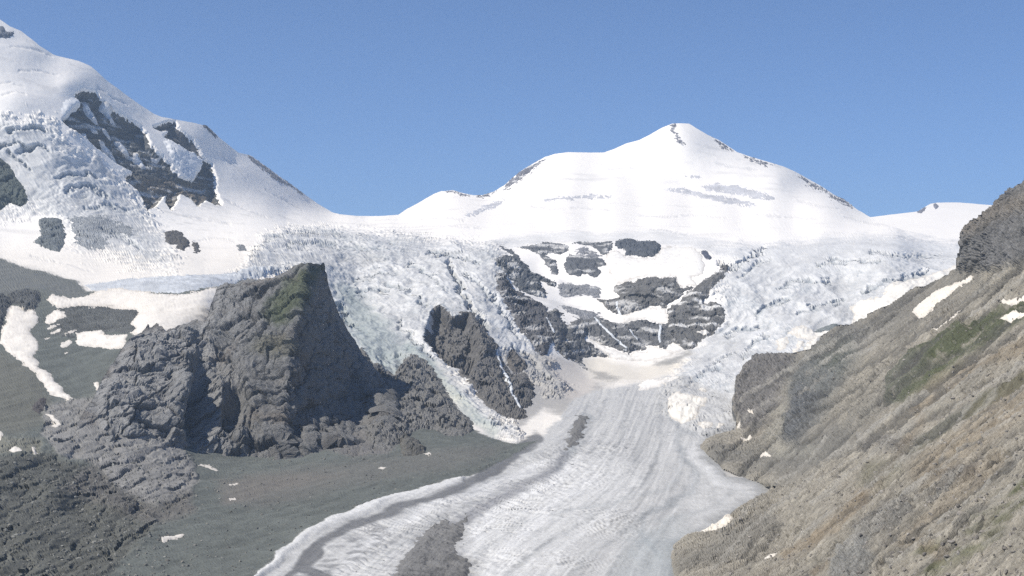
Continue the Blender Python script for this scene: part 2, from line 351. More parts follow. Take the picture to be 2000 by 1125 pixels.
hh = 13 * folds + 6 * long_ + (.15 + .85 * zone) * (5 * rows + 1.0 * b1 + 1.2 * o1 - 1.2 * crk) + zone * (.5 * b2 + .6 * o2 - .5 * crk2)
ramp = sstep(455, 560, V.vf[s] - (-70 + 80 * sstep(880, 1250, V.uf[s])) + 12 * V.w1[s]); ramp = np.where(m_sl[s] > .2, 1, .15 + .85 * ramp)
wgt = ramp * np.maximum(np.maximum(m_il[s] * 1.5, m_ir[s] * 1.2), np.maximum(m_sl[s] * .95, m_lip[s] * .25))
V.front[s] = np.maximum(V.front[s], 1.3 * np.clip(wgt, 0, 1)); V.h[s] += wgt * hh
cov = sstep(.05, .5, fbm(p[s], 90, 4, .6, off=8.0) + .25 * folds - .12)          # snow still lying on the ice
ice_col = np.array(ICE)[None] * (1 + .10 * b2 + .08 * V.w1[s] + .22 * long_)[:, None]
ice_col *= np.where(m_il[s] > m_ir[s], .90, 1.0)[:, None]
ice_col = ice_col + (np.clip(.6 * crk + .4 * crk2 + .8 * gap, 0, 1) * (.3 + .7 * zone) * ramp)[:, None] * .7 * (np.array((.24, .29, .34)) - ice_col)  # shade inside cracks and crevasses mixed into the ice colour
dirty = sstep(-.1, .5, fbm(p[s] * np.array((1, .45, 1)), 160, 4, .6, off=12.0)) * .5
ice_col += dirty[:, None] * (np.array(DIRTY_ICE) - ice_col)
ice_col += (np.clip(cov * (.4 + .6 * sstep(-.1, .3, rows)) + .5 * (1 - ramp), 0, 1) * np.where(m_il[s] > m_ir[s], .5, .75))[:, None] * (np.array((.80, .80, .79)) - ice_col)
ice_col += (m_sl[s] * .3)[:, None] * (np.array((.40, .42, .44)) - ice_col)
a = np.clip(np.maximum(np.maximum(ice_w[s], m_sl[s] * .92), m_lip[s] * .7), 0, 1)[:, None]
V.tint[s] += a * (ice_col - V.tint[s]); V.relief[s] += a[:, 0] * (.6 - V.relief[s])
for ln, w, dp in (([(838, 494), (870, 498), (905, 506), (935, 520)], 4, 12), ([(880, 520), (890, 548), (905, 580), (925, 612), (946, 645)], 5, 20), ([(905, 540), (925, 552), (950, 580)], 3, 10), ([(690, 548), (730, 541), (775, 536)], 3, 10), ([(700, 575), (735, 570), (760, 580)], 4, 10), ([(520, 470), (570, 456), (620, 455), (680, 464)], 3, 8), ([(560, 480), (620, 476), (690, 488), (740, 490)], 3, 8), ([(640, 600), (670, 612), (690, 640)], 6, 14), ([(760, 560), (800, 575), (830, 600)], 3, 9), ([(800, 520), (840, 540), (870, 570)], 3, 9),
                  ([(960, 580), (985, 620), (1010, 660)], 4, 10), ([(1000, 680), (1035, 705), (1065, 745)], 4, 9), ([(780, 640), (815, 672), (850, 712)], 3, 10), ([(1690, 572), (1722, 556), (1765, 546), (1810, 536)], 4, 12), ([(1405, 512), (1440, 526), (1455, 508), (1490, 490)], 4, 12), ([(1440, 545), (1470, 520), (1510, 505)], 3, 9), ([(1480, 620), (1510, 596), (1540, 590)], 4, 9), ([(1420, 660), (1450, 640), (1480, 640)], 4, 9), ([(1520, 560), (1570, 548), (1620, 552)], 3, 8), ([(1560, 610), (1610, 600), (1650, 590)], 3, 9),
                  ([(1600, 520), (1660, 510), (1720, 515)], 3, 8), ([(1450, 700), (1475, 672), (1500, 660)], 4, 9), ([(1390, 720), (1420, 700), (1440, 690)], 3, 8), ([(1370, 640), (1400, 650), (1420, 640)], 3, 7), ([(1700, 495), (1760, 500), (1830, 500)], 3, 7), ([(1340, 760), (1375, 735), (1405, 722)], 3, 7), ([(20, 260), (50, 248), (90, 255)], 4, 12), ([(0, 285), (30, 280), (60, 290)], 4, 12), ([(40, 300), (70, 285), (95, 295)], 3, 9), ([(110, 350), (150, 342), (190, 352)], 3, 9), ([(130, 375), (175, 368), (210, 385)], 3, 9), ([(170, 410), (210, 400), (250, 415)], 3, 9), ([(200, 450), (240, 470), (280, 490)], 3, 8), ([(60, 330), (40, 315), (20, 300)], 4, 10)):
    m = V.line(ln, w, 3, 9) * sstep(-.5, .1, V.w3 + .5 * V.w5 + .15); V.h -= 1.3 * dp * m; V.paint(m * .7, (.22, .26, .30)); V.paint(V.line([(a_ + 2, b_ - w * 2.2) for a_, b_ in ln], w, 4, 9) * .5, (.78, .78, .775))  # crevasses sunk, their blue-grey shade painted into the ice colour
# darker, dirt stained ice beside the big rock tower and down the thin ice tongue
stain = V.mask([(650, 560), (690, 560), (720, 600), (760, 640), (800, 690), (780, 740), (720, 720), (680, 660)], 18, 14)
V.paint(stain * .65, (.25, .30, .30), .8)
V.paint(V.line([(800, 680), (850, 735), (890, 780), (930, 820), (960, 845)], 11, 8, 7) * .55, (.24, .30, .29))
for pl, c, am in (([(975, 690), (1060, 690), (1110, 750), (1160, 790), (1130, 820), (1060, 800), (1010, 840), (1000, 790)], (.37, .36, .345), .85),
                  ([(1060, 690), (1120, 705), (1160, 740), (1180, 765), (1120, 790), (1080, 740)], (.54, .505, .47), .8),
                  ([(1130, 700), (1180, 700), (1240, 720), (1340, 705), (1330, 725), (1260, 745), (1180, 745), (1150, 735)], (.70, .66, .59), .9),
                  ([(1275, 710), (1300, 700), (1345, 683), (1352, 690), (1310, 715), (1285, 717)], (.24, .24, .23), .8),
                  ([(1150, 722), (1175, 728), (1215, 738), (1200, 745), (1165, 740)], (.22, .22, .22), .7),
                  ([(1165, 745), (1200, 750), (1180, 758), (1150, 770)], (.28, .28, .28), .6)):
    V.paint(V.mask(pl, 7, 7) * am, c, .6)
for pl in ([(1090, 548), (1120, 555), (1165, 562), (1170, 575), (1110, 578), (1095, 570)], [(1100, 595), (1130, 600), (1170, 615), (1150, 622), (1120, 610)], [(1140, 485), (1165, 495), (1155, 502), (1125, 498)]):
    V.paint(V.mask(pl, 7, 8) * .7, (.45, .45, .47))
V.paint(V.line([(1232, 505), (1236, 530), (1228, 548)], 5, 6, 3) * .5, (.35, .35, .34)); V.paint(V.line([(1262, 512), (1256, 530), (1248, 545)], 4, 5, 3) * .4, (.4, .4, .38))

# glacier tongue with flow coordinates (down the flow, across it)
fl = [(1130, 800, 0, 0), (1250, 770, 0, .5), (1400, 830, 0, 1), (1040, 865, .3, 0), (1200, 880, .3, .5), (1375, 880, .3, 1), (800, 955, .6, 0), (1080, 980, .6, .5), (1490, 950, .6, 1), (650, 1015, .8, 0), (950, 1055, .8, .5), (1400, 1020, .8, 1), (505, 1120, 1, 0), (870, 1140, 1, .5), (1310, 1100, 1, 1), (350, 1250, 1.15, 0), (800, 1260, 1.15, .5), (1300, 1250, 1.15, 1)]
s = np.where(m_to > .01)[0]
fs = tps([(a_, b_, c_) for a_, b_, c_, d_ in fl])(V.uf[s], V.vf[s]); fc = tps([(a_, b_, d_) for a_, b_, c_, d_ in fl])(V.uf[s], V.vf[s])
arc = fs + .22 * (fc - .45) ** 2
fo = np.stack([fc * 26, fs * 3.0, fs * 0 + 2.2], 1); foli = fbm(fo, 1.0, 4, .6)                                  # long flow stripes
arc = arc + .012 * V.w1[s]; cv = np.stack([arc * 130, fc * 14, fc * 0 + 7.7], 1); cre = perlin(cv) + .8 * perlin(cv * np.array((2.3, 1.9, 1)) + 3.1)    # arched crevasses
fine = fbm(p[s], 12, 4, .6, off=2.0); saw = (arc * 75 + .8 * V.w1[s] + .35 * V.w3[s]) % 1.0; saw = (1 - sstep(.0, .22, np.abs(saw - .5))) * sstep(.1, .25, fc) * (1 - sstep(.5, .8, fc)) * sstep(.1, .3, fs) * sstep(-.3, .15, V.w2[s] + .5 * V.w4[s]); arcz = sstep(-.15, .35, fbm(p[s], 160, 2, off=31.0)) * sstep(.12, .3, fs) + .15
band = sstep(.03, .1, fc) * (1 - sstep(.75, 1, fc))
V.h[s] += m_to[s] * (2.2 * foli + 1.5 * band * arcz * cre + 1.0 * fine + 5 * fbm(p[s], 150, 2))
foli2 = fbm(np.stack([fc * 9 + .1 * V.w1[s], fs * 1.6, fs * 0 + 5.5], 1), 1.0, 3, .6)
base = np.array((.545, .543, .532))[None] * (1 + .14 * foli + .30 * np.minimum(cre, .25) * band * arcz + .16 * fine)[:, None]
gs = (sstep(.05, .5, .9 * foli + .35 * fine + .2 * V.w3[s]) * .45 + sstep(.0, .45, foli2) * .45) * (.35 + .65 * sstep(.1, .4, fs))
base += np.clip(gs, 0, .8)[:, None] * (np.array((.28, .283, .278)) - base)
base *= (1 - .30 * saw)[:, None]; V.h[s] -= 1.6 * saw
base *= (1 - .25 * sstep(.45, .85, cre) * band * sstep(-.2, .3, V.w1[s] + .3))[:, None]
whit = sstep(.25, .55, fbm(fo + 40, 1.0, 3)) * .5
base += whit[:, None] * (np.array((.74, .74, .73)) - base)
V.tint[s] += m_to[s][:, None] * (base - V.tint[s]); V.relief[s] += m_to[s] * (.7 - V.relief[s])
V.paint(V.mask([(640, 1140), (760, 1060), (900, 995), (1100, 915), (1190, 890), (1260, 930), (1200, 1000), (1130, 1060), (1060, 1200), (930, 1200), (930, 1090), (900, 1030), (800, 1060), (700, 1160)], 26, 16) * .5, (.74, .74, .73))
for ln, w, am in (([(1180, 785), (1150, 845), (1115, 900), (1050, 948), (940, 1000)], 4, .35), ([(1230, 785), (1212, 855), (1188, 918), (1120, 970), (1000, 1032), (930, 1085)], 4, .35), ([(1290, 790), (1290, 868), (1268, 930), (1200, 985), (1080, 1052), (980, 1130)], 5, .4), ([(1255, 790), (1250, 860), (1235, 920), (1160, 975), (1050, 1035), (960, 1110)], 3, .3), ([(1330, 880), (1352, 925), (1335, 965), (1260, 1010), (1160, 1075), (1110, 1135)], 5, .4),
                  ([(1150, 790), (1105, 860), (1075, 900)], 4, .35), ([(980, 930), (900, 965), (800, 1005), (720, 1050), (640, 1120)], 5, .4), ([(1010, 935), (920, 985), (840, 1020), (760, 1075), (700, 1130)], 4, .35), ([(1400, 930), (1440, 955), (1400, 985), (1330, 1010), (1250, 1060)], 5, .35)):
    V.paint(V.line(ln, w, 4, 7) * am * (.6 + .4 * sstep(-.2, .3, V.w3)), (.25, .26, .265))
for ln, w, am in (([(1130, 900), (1060, 950), (960, 1002), (930, 1040)], 9, .5), ([(1060, 905), (960, 950), (860, 985), (780, 1020), (700, 1075), (640, 1135)], 8, .5), ([(1350, 880), (1385, 920), (1420, 945), (1470, 955)], 10, .45), ([(1160, 930), (1080, 985), (1000, 1060), (950, 1125)], 10, .45)):
    V.paint(V.line(ln, w, 7, 8) * am, (.76, .76, .755))
# dark grey lines curving down its right half, dirty margins
for ln, w, am in (([(1325, 850), (1322, 870), (1350, 905), (1362, 930), (1350, 960), (1300, 985), (1262, 1000), (1255, 1040), (1290, 1090)], 5, .45), ([(1330, 900), (1322, 930), (1300, 955), (1180, 985), (1080, 1005)], 4, .3),
                  ([(1362, 850), (1330, 840), (1312, 820), (1305, 800)], 4, .45), ([(1150, 815), (1120, 870), (1095, 905)], 9, .55)):
    V.paint(V.line(ln, w, 6, 6) * am, (.27, .29, .30))
V.paint(V.line([(1310, 1140), (1308, 1070), (1360, 1040), (1430, 1005), (1508, 958), (1430, 928), (1372, 880), (1395, 850), (1440, 838)], 10, 16, 9) * .7, (.23, .23, .22), .9)
V.paint(V.mask([(1250, 1040), (1340, 1020), (1330, 1130), (1180, 1300), (1120, 1300), (1200, 1130)], 30, 20) * .4, (.33, .37, .38))
# debris bands on the left of the tongue
for ln, w in (([(500, 1220), (560, 1130), (600, 1080), (640, 1052), (690, 1024), (760, 1000), (830, 978), (900, 952), (960, 922), (1005, 890)], 8), ([(940, 930), (975, 905), (1010, 880), (1048, 858)], 13), ([(640, 1135), (585, 1105), (620, 1075)], 12)):
    V.paint(V.line(ln, w, 4, 5) * .95, (.17, .17, .17), 1.0)
V.paint(V.line([(870, 1030), (920, 1003), (970, 975), (1040, 940), (1090, 912), (1105, 888)], 9, 7, 6) * .75, (.25, .25, .26), .9)
V.paint(V.mask([(765, 1135), (785, 1095), (815, 1055), (845, 1025), (868, 1010), (908, 1004), (906, 1040), (890, 1070), (921, 1100), (908, 1135), (890, 1200), (740, 1200)], 22, 18) * .6, (.24, .24, .24), .9)
V.paint(V.line([(560, 1160), (600, 1125), (680, 1080), (740, 1045)], 26, 20, 16) * sstep(-.1, .4, V.w3 + .6 * V.w1) * .7, (.22, .22, .22), .9)
V.paint(V.line([(880, 1000), (960, 965), (1060, 925)], 20, 16, 10) * sstep(0, .5, V.w3) * .45, (.3, .3, .31), .9)
left_edge = V.line([(490, 1140), (535, 1095), (590, 1052), (640, 1022), (700, 998), (760, 976), (820, 958), (900, 935)], 8, 5, 4)
V.paint(left_edge * m_to * .7, (.74, .74, .73), .8)
V.h += 4.0 * left_edge * m_to

# lowland on the left: scree, moraine, ice-worn rock
s = np.where(m_low > .005)[0]
f1 = fbm(p[s], 180, 4, off=1.0); f2 = fbm(p[s], 22, 4, .6, off=5.0)
lc = np.array(GREYGREEN)[None] * (1 + .22 * f1 + .25 * f2)[:, None]
V.tint[s] += m_low[s][:, None] * (lc - V.tint[s]); V.relief[s] += m_low[s] * (.8 - V.relief[s]); vd = unit(world_pt(850., 930., 2150.) - world_pt(350., 1080., 1560.))
f3 = fbm(stretch(p[s] + 8 * V.w1[s][:, None], vd[None], 6), 34, 4, .55, True, 4.0); lc *= (1 + .22 * f3)[:, None]
V.tint[s] += m_low[s][:, None] * (lc - V.tint[s]); V.h[s] += m_low[s] * (5 * f1 + 1.6 * f2 + 2.6 * f3)
for pl, c, am in (([(480, 930), (700, 900), (860, 880), (1000, 870), (940, 905), (800, 930), (640, 960), (520, 990), (430, 980)], (.16, .155, .145), .6), ([(420, 940), (560, 925), (680, 930), (560, 960), (440, 985)], (.19, .172, .155), .5),
                  ([(-100, 690), (0, 690), (60, 715), (90, 760), (100, 790), (80, 830), (40, 850), (-100, 845)], (.15, .15, .13), .8), ([(-200, 505), (0, 508), (100, 538), (160, 560), (168, 575), (140, 588), (90, 565), (20, 575), (-200, 580)], (.17, .175, .17), .8)):
    V.paint(V.mask(pl, 12, 8) * am, c)

def rocky(poly, colour, soft, amp, size, warp=6, squash=(1, 1, 1), ridge=0.0):
    m = V.mask(poly, soft, warp); s = np.where(m > .01)[0]; q = (p[s] * np.array((1, .18, 1)) + 4 * np.stack([V.w3[s], V.w4[s], V.w1[s]], 1)) * np.array(squash)
    b1, e1, o1 = blocks(q, size, .9); b2, e2, o2 = blocks(q, size * .38, .9, 7.1); rg = fbm(q, size * 2.5, 5, .55, True, 2.0)
    V.front[s] = np.maximum(V.front[s], 2.0 * m[s])
    V.h[s] += m[s] * (amp * (1.1 * b1 + .25 * o1 + .5 * b2 - .3 * (1 - sstep(0, .2, e1))) + ridge * rg)
    c = np.array(colour)[None] * (1 + .16 * b2 + .10 * V.w1[s] + .08 * rg - .18 * (1 - sstep(0, .15, e2)))[:, None]
    V.tint[s] += m[s][:, None] * (c - V.tint[s]); V.relief[s] += m[s] * (1 - V.relief[s])
ST = (.8, 1, 1.25)
rocky([(80, 850), (85, 795), (120, 785), (180, 780), (200, 770), (260, 790), (340, 830), (385, 930), (365, 990), (300, 992), (230, 965), (180, 905), (110, 885)], (.25, .245, .235), 6, 7, 22, 7, ST, 6)
rocky([(-200, 900), (0, 895), (100, 885), (190, 925), (245, 975), (310, 1005), (300, 1040), (280, 1070), (220, 1110), (100, 1300), (-200, 1300)], (.115, .117, .105), 10, 7, 20, 8, (1, 1, 1), 9)
rocky([(180, 905), (240, 965), (300, 990), (370, 960), (380, 1000), (300, 1030), (200, 990), (120, 960)], (.145, .14, .13), 12, 3.5, 18, 8)
rocky([(-100, 860), (0, 855), (40, 858), (80, 862), (75, 890), (30, 885), (-100, 900)], (.20, .20, .17), 5, 4, 14)
rocky([(640, 780), (740, 780), (800, 850), (760, 885), (690, 895), (640, 880)], (.17, .165, .16), 6, 5, 18)
# hollow with its shaded bank among the hummocks
for cu, cv_, r, am in ((150, 992, 34, -13), (215, 985, 30, 16), (55, 962, 30, -12), (95, 985, 26, 10), (110, 965, 30, 13), (270, 1060, 45, 10), (60, 1060, 50, 12)):
    V.h += am * np.exp(-(((V.uf - cu) / r) ** 2 + ((V.vf - cv_) / (r * .55)) ** 2)) * m_low
# left and upper rock walls sit in recesses cut by the snow edge
WALL_A = [(147, 186), (160, 177), (188, 180), (200, 192), (212, 208), (232, 218), (250, 230), (275, 248), (287, 262), (297, 282), (318, 303), (335, 325), (352, 342), (362, 350), (380, 350), (394, 330), (399, 308), (412, 320), (420, 345), (422, 370), (432, 398), (415, 395), (402, 386),
    (387, 402), (372, 385), (352, 376), (335, 410), (322, 380), (302, 402), (288, 408), (272, 380), (255, 358), (246, 345), (265, 335), (235, 320), (200, 293), (165, 265), (140, 248), (123, 232), (133, 222), (150, 205), (160, 205), (155, 195)]
WALL_B = [(300, 247), (320, 240), (342, 236), (352, 252), (362, 262), (375, 272), (385, 285), (400, 312), (380, 298), (360, 290), (345, 283), (322, 266), (333, 253), (312, 252)]
for w_ in (WALL_A, WALL_B):
    V.h -= 34 * sstep(-3, 5, V.sd(w_, 3))
V.h -= 72 * sstep(-3, 9, V.sd([(833, 645), (848, 606), (862, 603), (880, 625), (912, 620), (930, 660), (935, 700), (915, 740), (880, 718), (855, 696), (830, 668)], 4))
V.h -= 26 * sstep(-3, 9, V.sd([(735, 700), (780, 690), (800, 700), (795, 720), (770, 740), (745, 722)], 4))
# soft swells and wind-shaped hollows in the snow
snowy = (1 - m_low) * (1 - m_to) * (1 - ice_w)
V.h += snowy * (3 * fbm(p, 420, 3, .45, off=3.0) + 1.6 * fbm(p, 46, 4, .6, off=6.0))
for cu, cv_, ru, rv, am in ((1345, 275, 40, 26, 9), (880, 395, 50, 14, 7), (150, 140, 60, 30, 10), (60, 100, 40, 30, 8), (30, 200, 60, 25, 12), (130, 170, 30, 18, 12), (470, 340, 40, 26, 8)):
    V.h += am * np.exp(-(((V.uf - cu) / ru) ** 2 + ((V.vf - cv_) / rv) ** 2)) * snowy
for ln in ([(1060, 352), (1090, 346), (1120, 350)], [(1180, 332), (1215, 326), (1262, 330)], [(1400, 318), (1440, 328), (1480, 332)], [(1040, 402), (1080, 408), (1130, 406), (1190, 410)], [(1250, 420), (1300, 424), (1350, 420), (1420, 426)], [(1480, 418), (1540, 424), (1600, 428)], [(1560, 392), (1600, 402), (1640, 408)], [(1650, 425), (1700, 436), (1740, 440)],
        [(700, 440), (780, 444), (860, 440), (940, 446)], [(760, 452), (840, 456), (900, 462)], [(820, 428), (870, 424), (910, 430)], [(20, 92), (60, 98), (100, 112)], [(40, 138), (80, 140), (110, 152)], [(190, 172), (220, 190), (250, 205)], [(0, 165), (20, 160), (45, 170)], [(5, 190), (30, 182), (48, 188)], [(430, 300), (460, 330), (480, 352)], [(440, 390), (480, 410), (520, 424)], [(520, 370), (560, 395), (590, 412)],
        [(360, 420), (400, 430), (450, 438)], [(0, 430), (30, 436), (60, 430)], [(380, 470), (420, 466), (460, 470)], [(60, 500), (120, 512), (180, 530)], [(1700, 470), (1760, 464), (1830, 474), (1880, 480)], [(1600, 482), (1660, 474), (1720, 480)], [(1450, 490), (1500, 484), (1560, 490)], [(1270, 448), (1300, 449), (1345, 458)]):
    m = V.line(ln, 1.6, 1.8, 3) * sstep(-.45, .1, V.w3 + .2); V.h -= 2.5 * m; V.paint(m * .38, (.55, .55, .56))
V.apply()

# split the valley into its named pieces of terrain
lab = np.zeros(V.u.size, np.int8)                                    # 0 snow mountain on the left
lab[(V.uf > 655) & (V.vf < 470)] = 1                                 # 1 the snow peak and its plateau
lab[V.sd([(655, 300), (655, 455), (900, 466), (1000, 470), (1200, 462), (1400, 470), (1600, 468), (1760, 462), (2300, 490), (2300, 100), (900, 100)], 2, 2000) > 0] = 1
lab[V.sd([(960, 480), (1200, 464), (1400, 480), (1430, 510), (1390, 580), (1420, 620), (1350, 690), (1320, 730), (1230, 755), (1150, 765), (1100, 780), (1050, 740), (1000, 620), (970, 540)], 2, 2000) > 0] = 2
lab[(m_il > .5) & (lab != 2)] = 3; lab[(m_ir > .5)] = 4; lab[m_to > .5] = 5; lab[m_low > .5] = 6
lab[(lab == 0) & (V.vf > 590)] = 3; lab[(lab == 0) & (V.uf > 640) & (V.vf > 440)] = 3; lab[(lab == 1) & (V.vf > 475) & (V.uf > 1330)] = 4
lab[(lab == 3) & (V.uf > 1060) & (V.vf > 700)] = 2; lab[(lab == 3) & (V.uf > 1250)] = 4
lab2 = lab.reshape(V.shape)[:-1, :-1]
hl_ = polyline([(300, 2300), (365, 2100), (455, 2000), (525, 1980), (600, 1850), (660, 1720), (700, 1600), (800, 1560), (870, 1520), (950, 1620), (1010, 1560), (1070, 1440), (1250, 1440)])
lab2 = np.where(V.u[:-1, :-1] > hl_(V.v[:-1, :-1]), 99, lab2)
SPLIT = [('snow_mountain', M_SNOW, 'steep snow covered mountain with rock walls and seracs falling to the right'), ('snow_peak', M_SNOW, 'broad white pyramid peak above the flat snow plateau'), ('cirque_headwall', M_SNOW, 'snow and ice headwall of the horseshoe between the two icefalls'),
         ('icefall', M_ICE, 'broken blue-white icefall squeezed beside the dark rock tower'), ('icefall', M_ICE, 'broken pale icefall pouring down behind the brown hillside'), ('glacier', M_ICE, 'grey-white glacier tongue with dark debris bands curving down the valley'), ('moraine_slope', M_DEBRIS, 'grey-green scree and moraine slope below the rock tower')]
for k, (nm, mt, lb) in enumerate(SPLIT):
    set_props(extract(nm, lab2 == k, V.P, mt, V.tint, V.relief, V.N1, nm == 'moraine_slope'), lb, kind='structure')

def back_skirt(name, ridge, away, drops, mat, rgb, label):
    """the far side of a ridge, falling away behind it"""
    rows = [ridge]
    for dist, dz in drops: rows.append(ridge + away * dist + np.array((0, 0, -dz)))
    P = np.stack(rows); n = P.shape[0] * P.shape[1]
    o = extract(name, np.ones((P.shape[0] - 1, P.shape[1] - 1), bool), P, mat, np.tile(np.array(rgb, float), (n, 1)), np.full(n, .2)); set_props(o, label, kind='structure')
rd = V.P[0]; aw = rd * np.array((1, 1, 0)); aw /= np.linalg.norm(aw, axis=1)[:, None]
back_skirt('mountain_back', rd, aw, ((40, 12), (200, 90), (700, 420), (1500, 1000)), M_SNOW, SNOW, 'far snow slope falling away behind the skyline ridge')

# far snow ridge behind the plateau on the right
us2 = np.arange(1560, 2141, 2.5); fr = polyline([(1560, 440), (1700, 424), (1760, 417), (1792, 413), (1805, 405), (1818, 398), (1832, 396), (1870, 395), (1920, 399), (1948, 402), (2000, 405), (2140, 412)])(us2)
tt = np.linspace(0, 1, 40)[:, None]; VF = fr[None] + (520 - fr[None]) * tt
FR = Layer(np.repeat(us2[None], 40, 0), VF, depth_spline([(1560, 440, 9600), (1700, 424, 10000), (1830, 396, 10500), (2000, 404, 10500), (2140, 412, 10400), (1700, 470, 8200), (2000, 470, 8200), (1850, 430, 9400), (1700, 520, 7600), (2100, 520, 7600)]))
FR.tint[:] = SNOW; FR.relief[:] = .1; FR.h += 5 * fbm(FR.Pf, 300, 3); FR.apply()
set_props(extract('far_snow_ridge', np.ones((FR.shape[0] - 1, FR.shape[1] - 1), bool), FR.P, M_SNOW, FR.tint, FR.relief, FR.N1), 'distant smooth snow ridge behind the plateau with a small rock tip', kind='structure')
rd = FR.P[0]; aw = rd * np.array((1, 1, 0)); aw /= np.linalg.norm(aw, axis=1)[:, None]
back_skirt('ridge_back', rd, aw, ((60, 10), (600, 250), (1500, 900)), M_SNOW, SNOW, 'far side of the distant snow ridge')

# ------------------------------------------------------------------ the rock tower in front of the icefall
bt_top = polyline([(150, 830), (185, 775), (200, 740), (225, 705), (245, 672), (262, 660), (275, 655), (288, 634), (294, 642), (305, 634), (315, 640), (322, 650), (338, 642), (352, 636), (378, 636), (392, 642), (400, 645), (408, 632), (414, 612), (420, 590), (424, 570), (432, 560), (446, 556), (462, 555), (478, 548), (498, 546),
    (515, 545), (535, 541), (558, 532), (578, 523), (592, 518), (604, 514), (618, 515), (626, 517), (631, 514), (634, 522), (637, 540), (641, 558), (648, 580), (655, 600), (663, 620), (675, 640), (690, 662), (706, 690), (722, 712), (745, 738), (764, 768), (770, 790), (776, 815), (783, 845), (800, 880), (870, 915)])
ub = np.arange(150, 871, 1.3); vb = np.arange(506, 966, 1.35)
UB, VB0 = np.meshgrid(ub, vb); jag = fbm(np.stack([ub / 14, ub * 0 + .7, ub * 0 + 2.2], 1), 1.0, 4, .65); TB = (bt_top(ub) + 7 * jag * sstep(150, 260, ub) * (1 - .6 * np.exp(-((ub - 610) / 40) ** 2)))[None] + 0 * UB; VB = np.maximum(VB0, TB)
left_face = depth_spline([(600, 516, 2960), (590, 560, 2860), (575, 620, 2760), (560, 680, 2680), (555, 740, 2600), (550, 800, 2510), (540, 870, 2420), (560, 530, 2975), (500, 550, 3030), (430, 560, 3080), (520, 640, 2790), (450, 640, 2830), (400, 660, 2840), (480, 720, 2690),
    (400, 740, 2660), (480, 800, 2560), (440, 850, 2450), (470, 910, 2370), (300, 720, 2540), (250, 750, 2420), (330, 820, 2330), (200, 790, 2285), (300, 640, 2800), (360, 640, 2840), (650, 600, 2720), (650, 700, 2570), (650, 800, 2430), (760, 850, 2330), (650, 890, 2330), (760, 900, 2330), (850, 900, 2330), (400, 930, 2320), (700, 930, 2300), (640, 520, 2920)])
right_face = depth_spline([(603, 515, 2958), (590, 560, 2868), (578, 620, 2765), (562, 690, 2672), (566, 740, 2600), (545, 800, 2510), (548, 870, 2420), (634, 520, 3040), (640, 560, 3090), (622, 600, 2970), (655, 600, 3170), (632, 680, 2900), (690, 670, 3190), (645, 760, 2810), (720, 740, 3060), (648, 840, 2640),
    (740, 820, 2840), (800, 860, 2750), (660, 900, 2450), (760, 900, 2530), (850, 890, 2650), (500, 600, 2480), (480, 720, 2380), (470, 850, 2150), (700, 940, 2430), (860, 940, 2500), (560, 520, 2820)])
def tower_depth(u, v):
    n1 = fbm(np.stack([u.ravel() / 55, v.ravel() / 75, u.ravel() * 0 + 3.3], 1), 1.0, 4, .6)
    n2 = fbm(np.stack([u.ravel() / 26, v.ravel() / 20, u.ravel() * 0 + 9.3], 1), 1.0, 3, .6)
    return np.maximum(left_face(u, v), right_face(u, v) * (1 + .028 * n1 + .007 * n2))
B = Layer(UB, VB, tower_depth)
alive = np.zeros(UB.shape, bool); alive[:-1] = VB0[1:] > TB[:-1]; alive[-1] = True
tower_keep = (alive[:-1, :-1] & alive[:-1, 1:])
q = B.Pf * np.array((1, .4, 1)) + 7 * np.stack([B.w1, B.w2, B.w3], 1)
sd_ = unit(np.array((.80, 0, .60))); sq = q - (1 - 1 / 2.2) * (q @ sd_)[:, None] * sd_[None]
b1, e1, o1 = blocks(sq, 34, .8); b2, e2, o2 = blocks(sq, 13, .85, 4.4); b3, e3, o3 = blocks(q, 7, .8, 8.8)
rg = fbm(B.Pf * np.array((1, .5, .8)), 110, 4, .5, True, 5.0)
slab = fbm((B.Pf * np.array((1, .4, 1)) + 8 * B.w1[:, None]) @ np.array(((.75, 0, -.66), (0, 1, 0), (.66, 0, .75))).T * np.array((.28, .6, 1.2)), 22, 3, .6, True, 1.0)
slab2 = fbm((B.Pf * np.array((1, .4, 1)) + 14 * B.w2[:, None]) @ np.array(((.78, 0, -.62), (0, 1, 0), (.62, 0, .78))).T * np.array((.4, .6, 1.2)), 58, 4, .55, True, 8.0)
shade_side = B.mask([(600, 510), (640, 510), (720, 700), (860, 900), (640, 870), (560, 850), (570, 700), (585, 600)], 14, 6)
edge = sstep(0, 26, sdist([(x, float(bt_top(x))) for x in range(185, 860, 4)] + [(860, 1400), (185, 1400)], B.uf, B.vf))
B.h += (.25 + .75 * edge) * (1 - .5 * shade_side) * (9 * rg + 12 * b1 - 6 * (1 - sstep(0, .10, e1)) + 4.2 * b2 - 1.6 * (1 - sstep(0, .14, e2)) + 1.2 * b3 + 4 * slab + 14 * slab2)
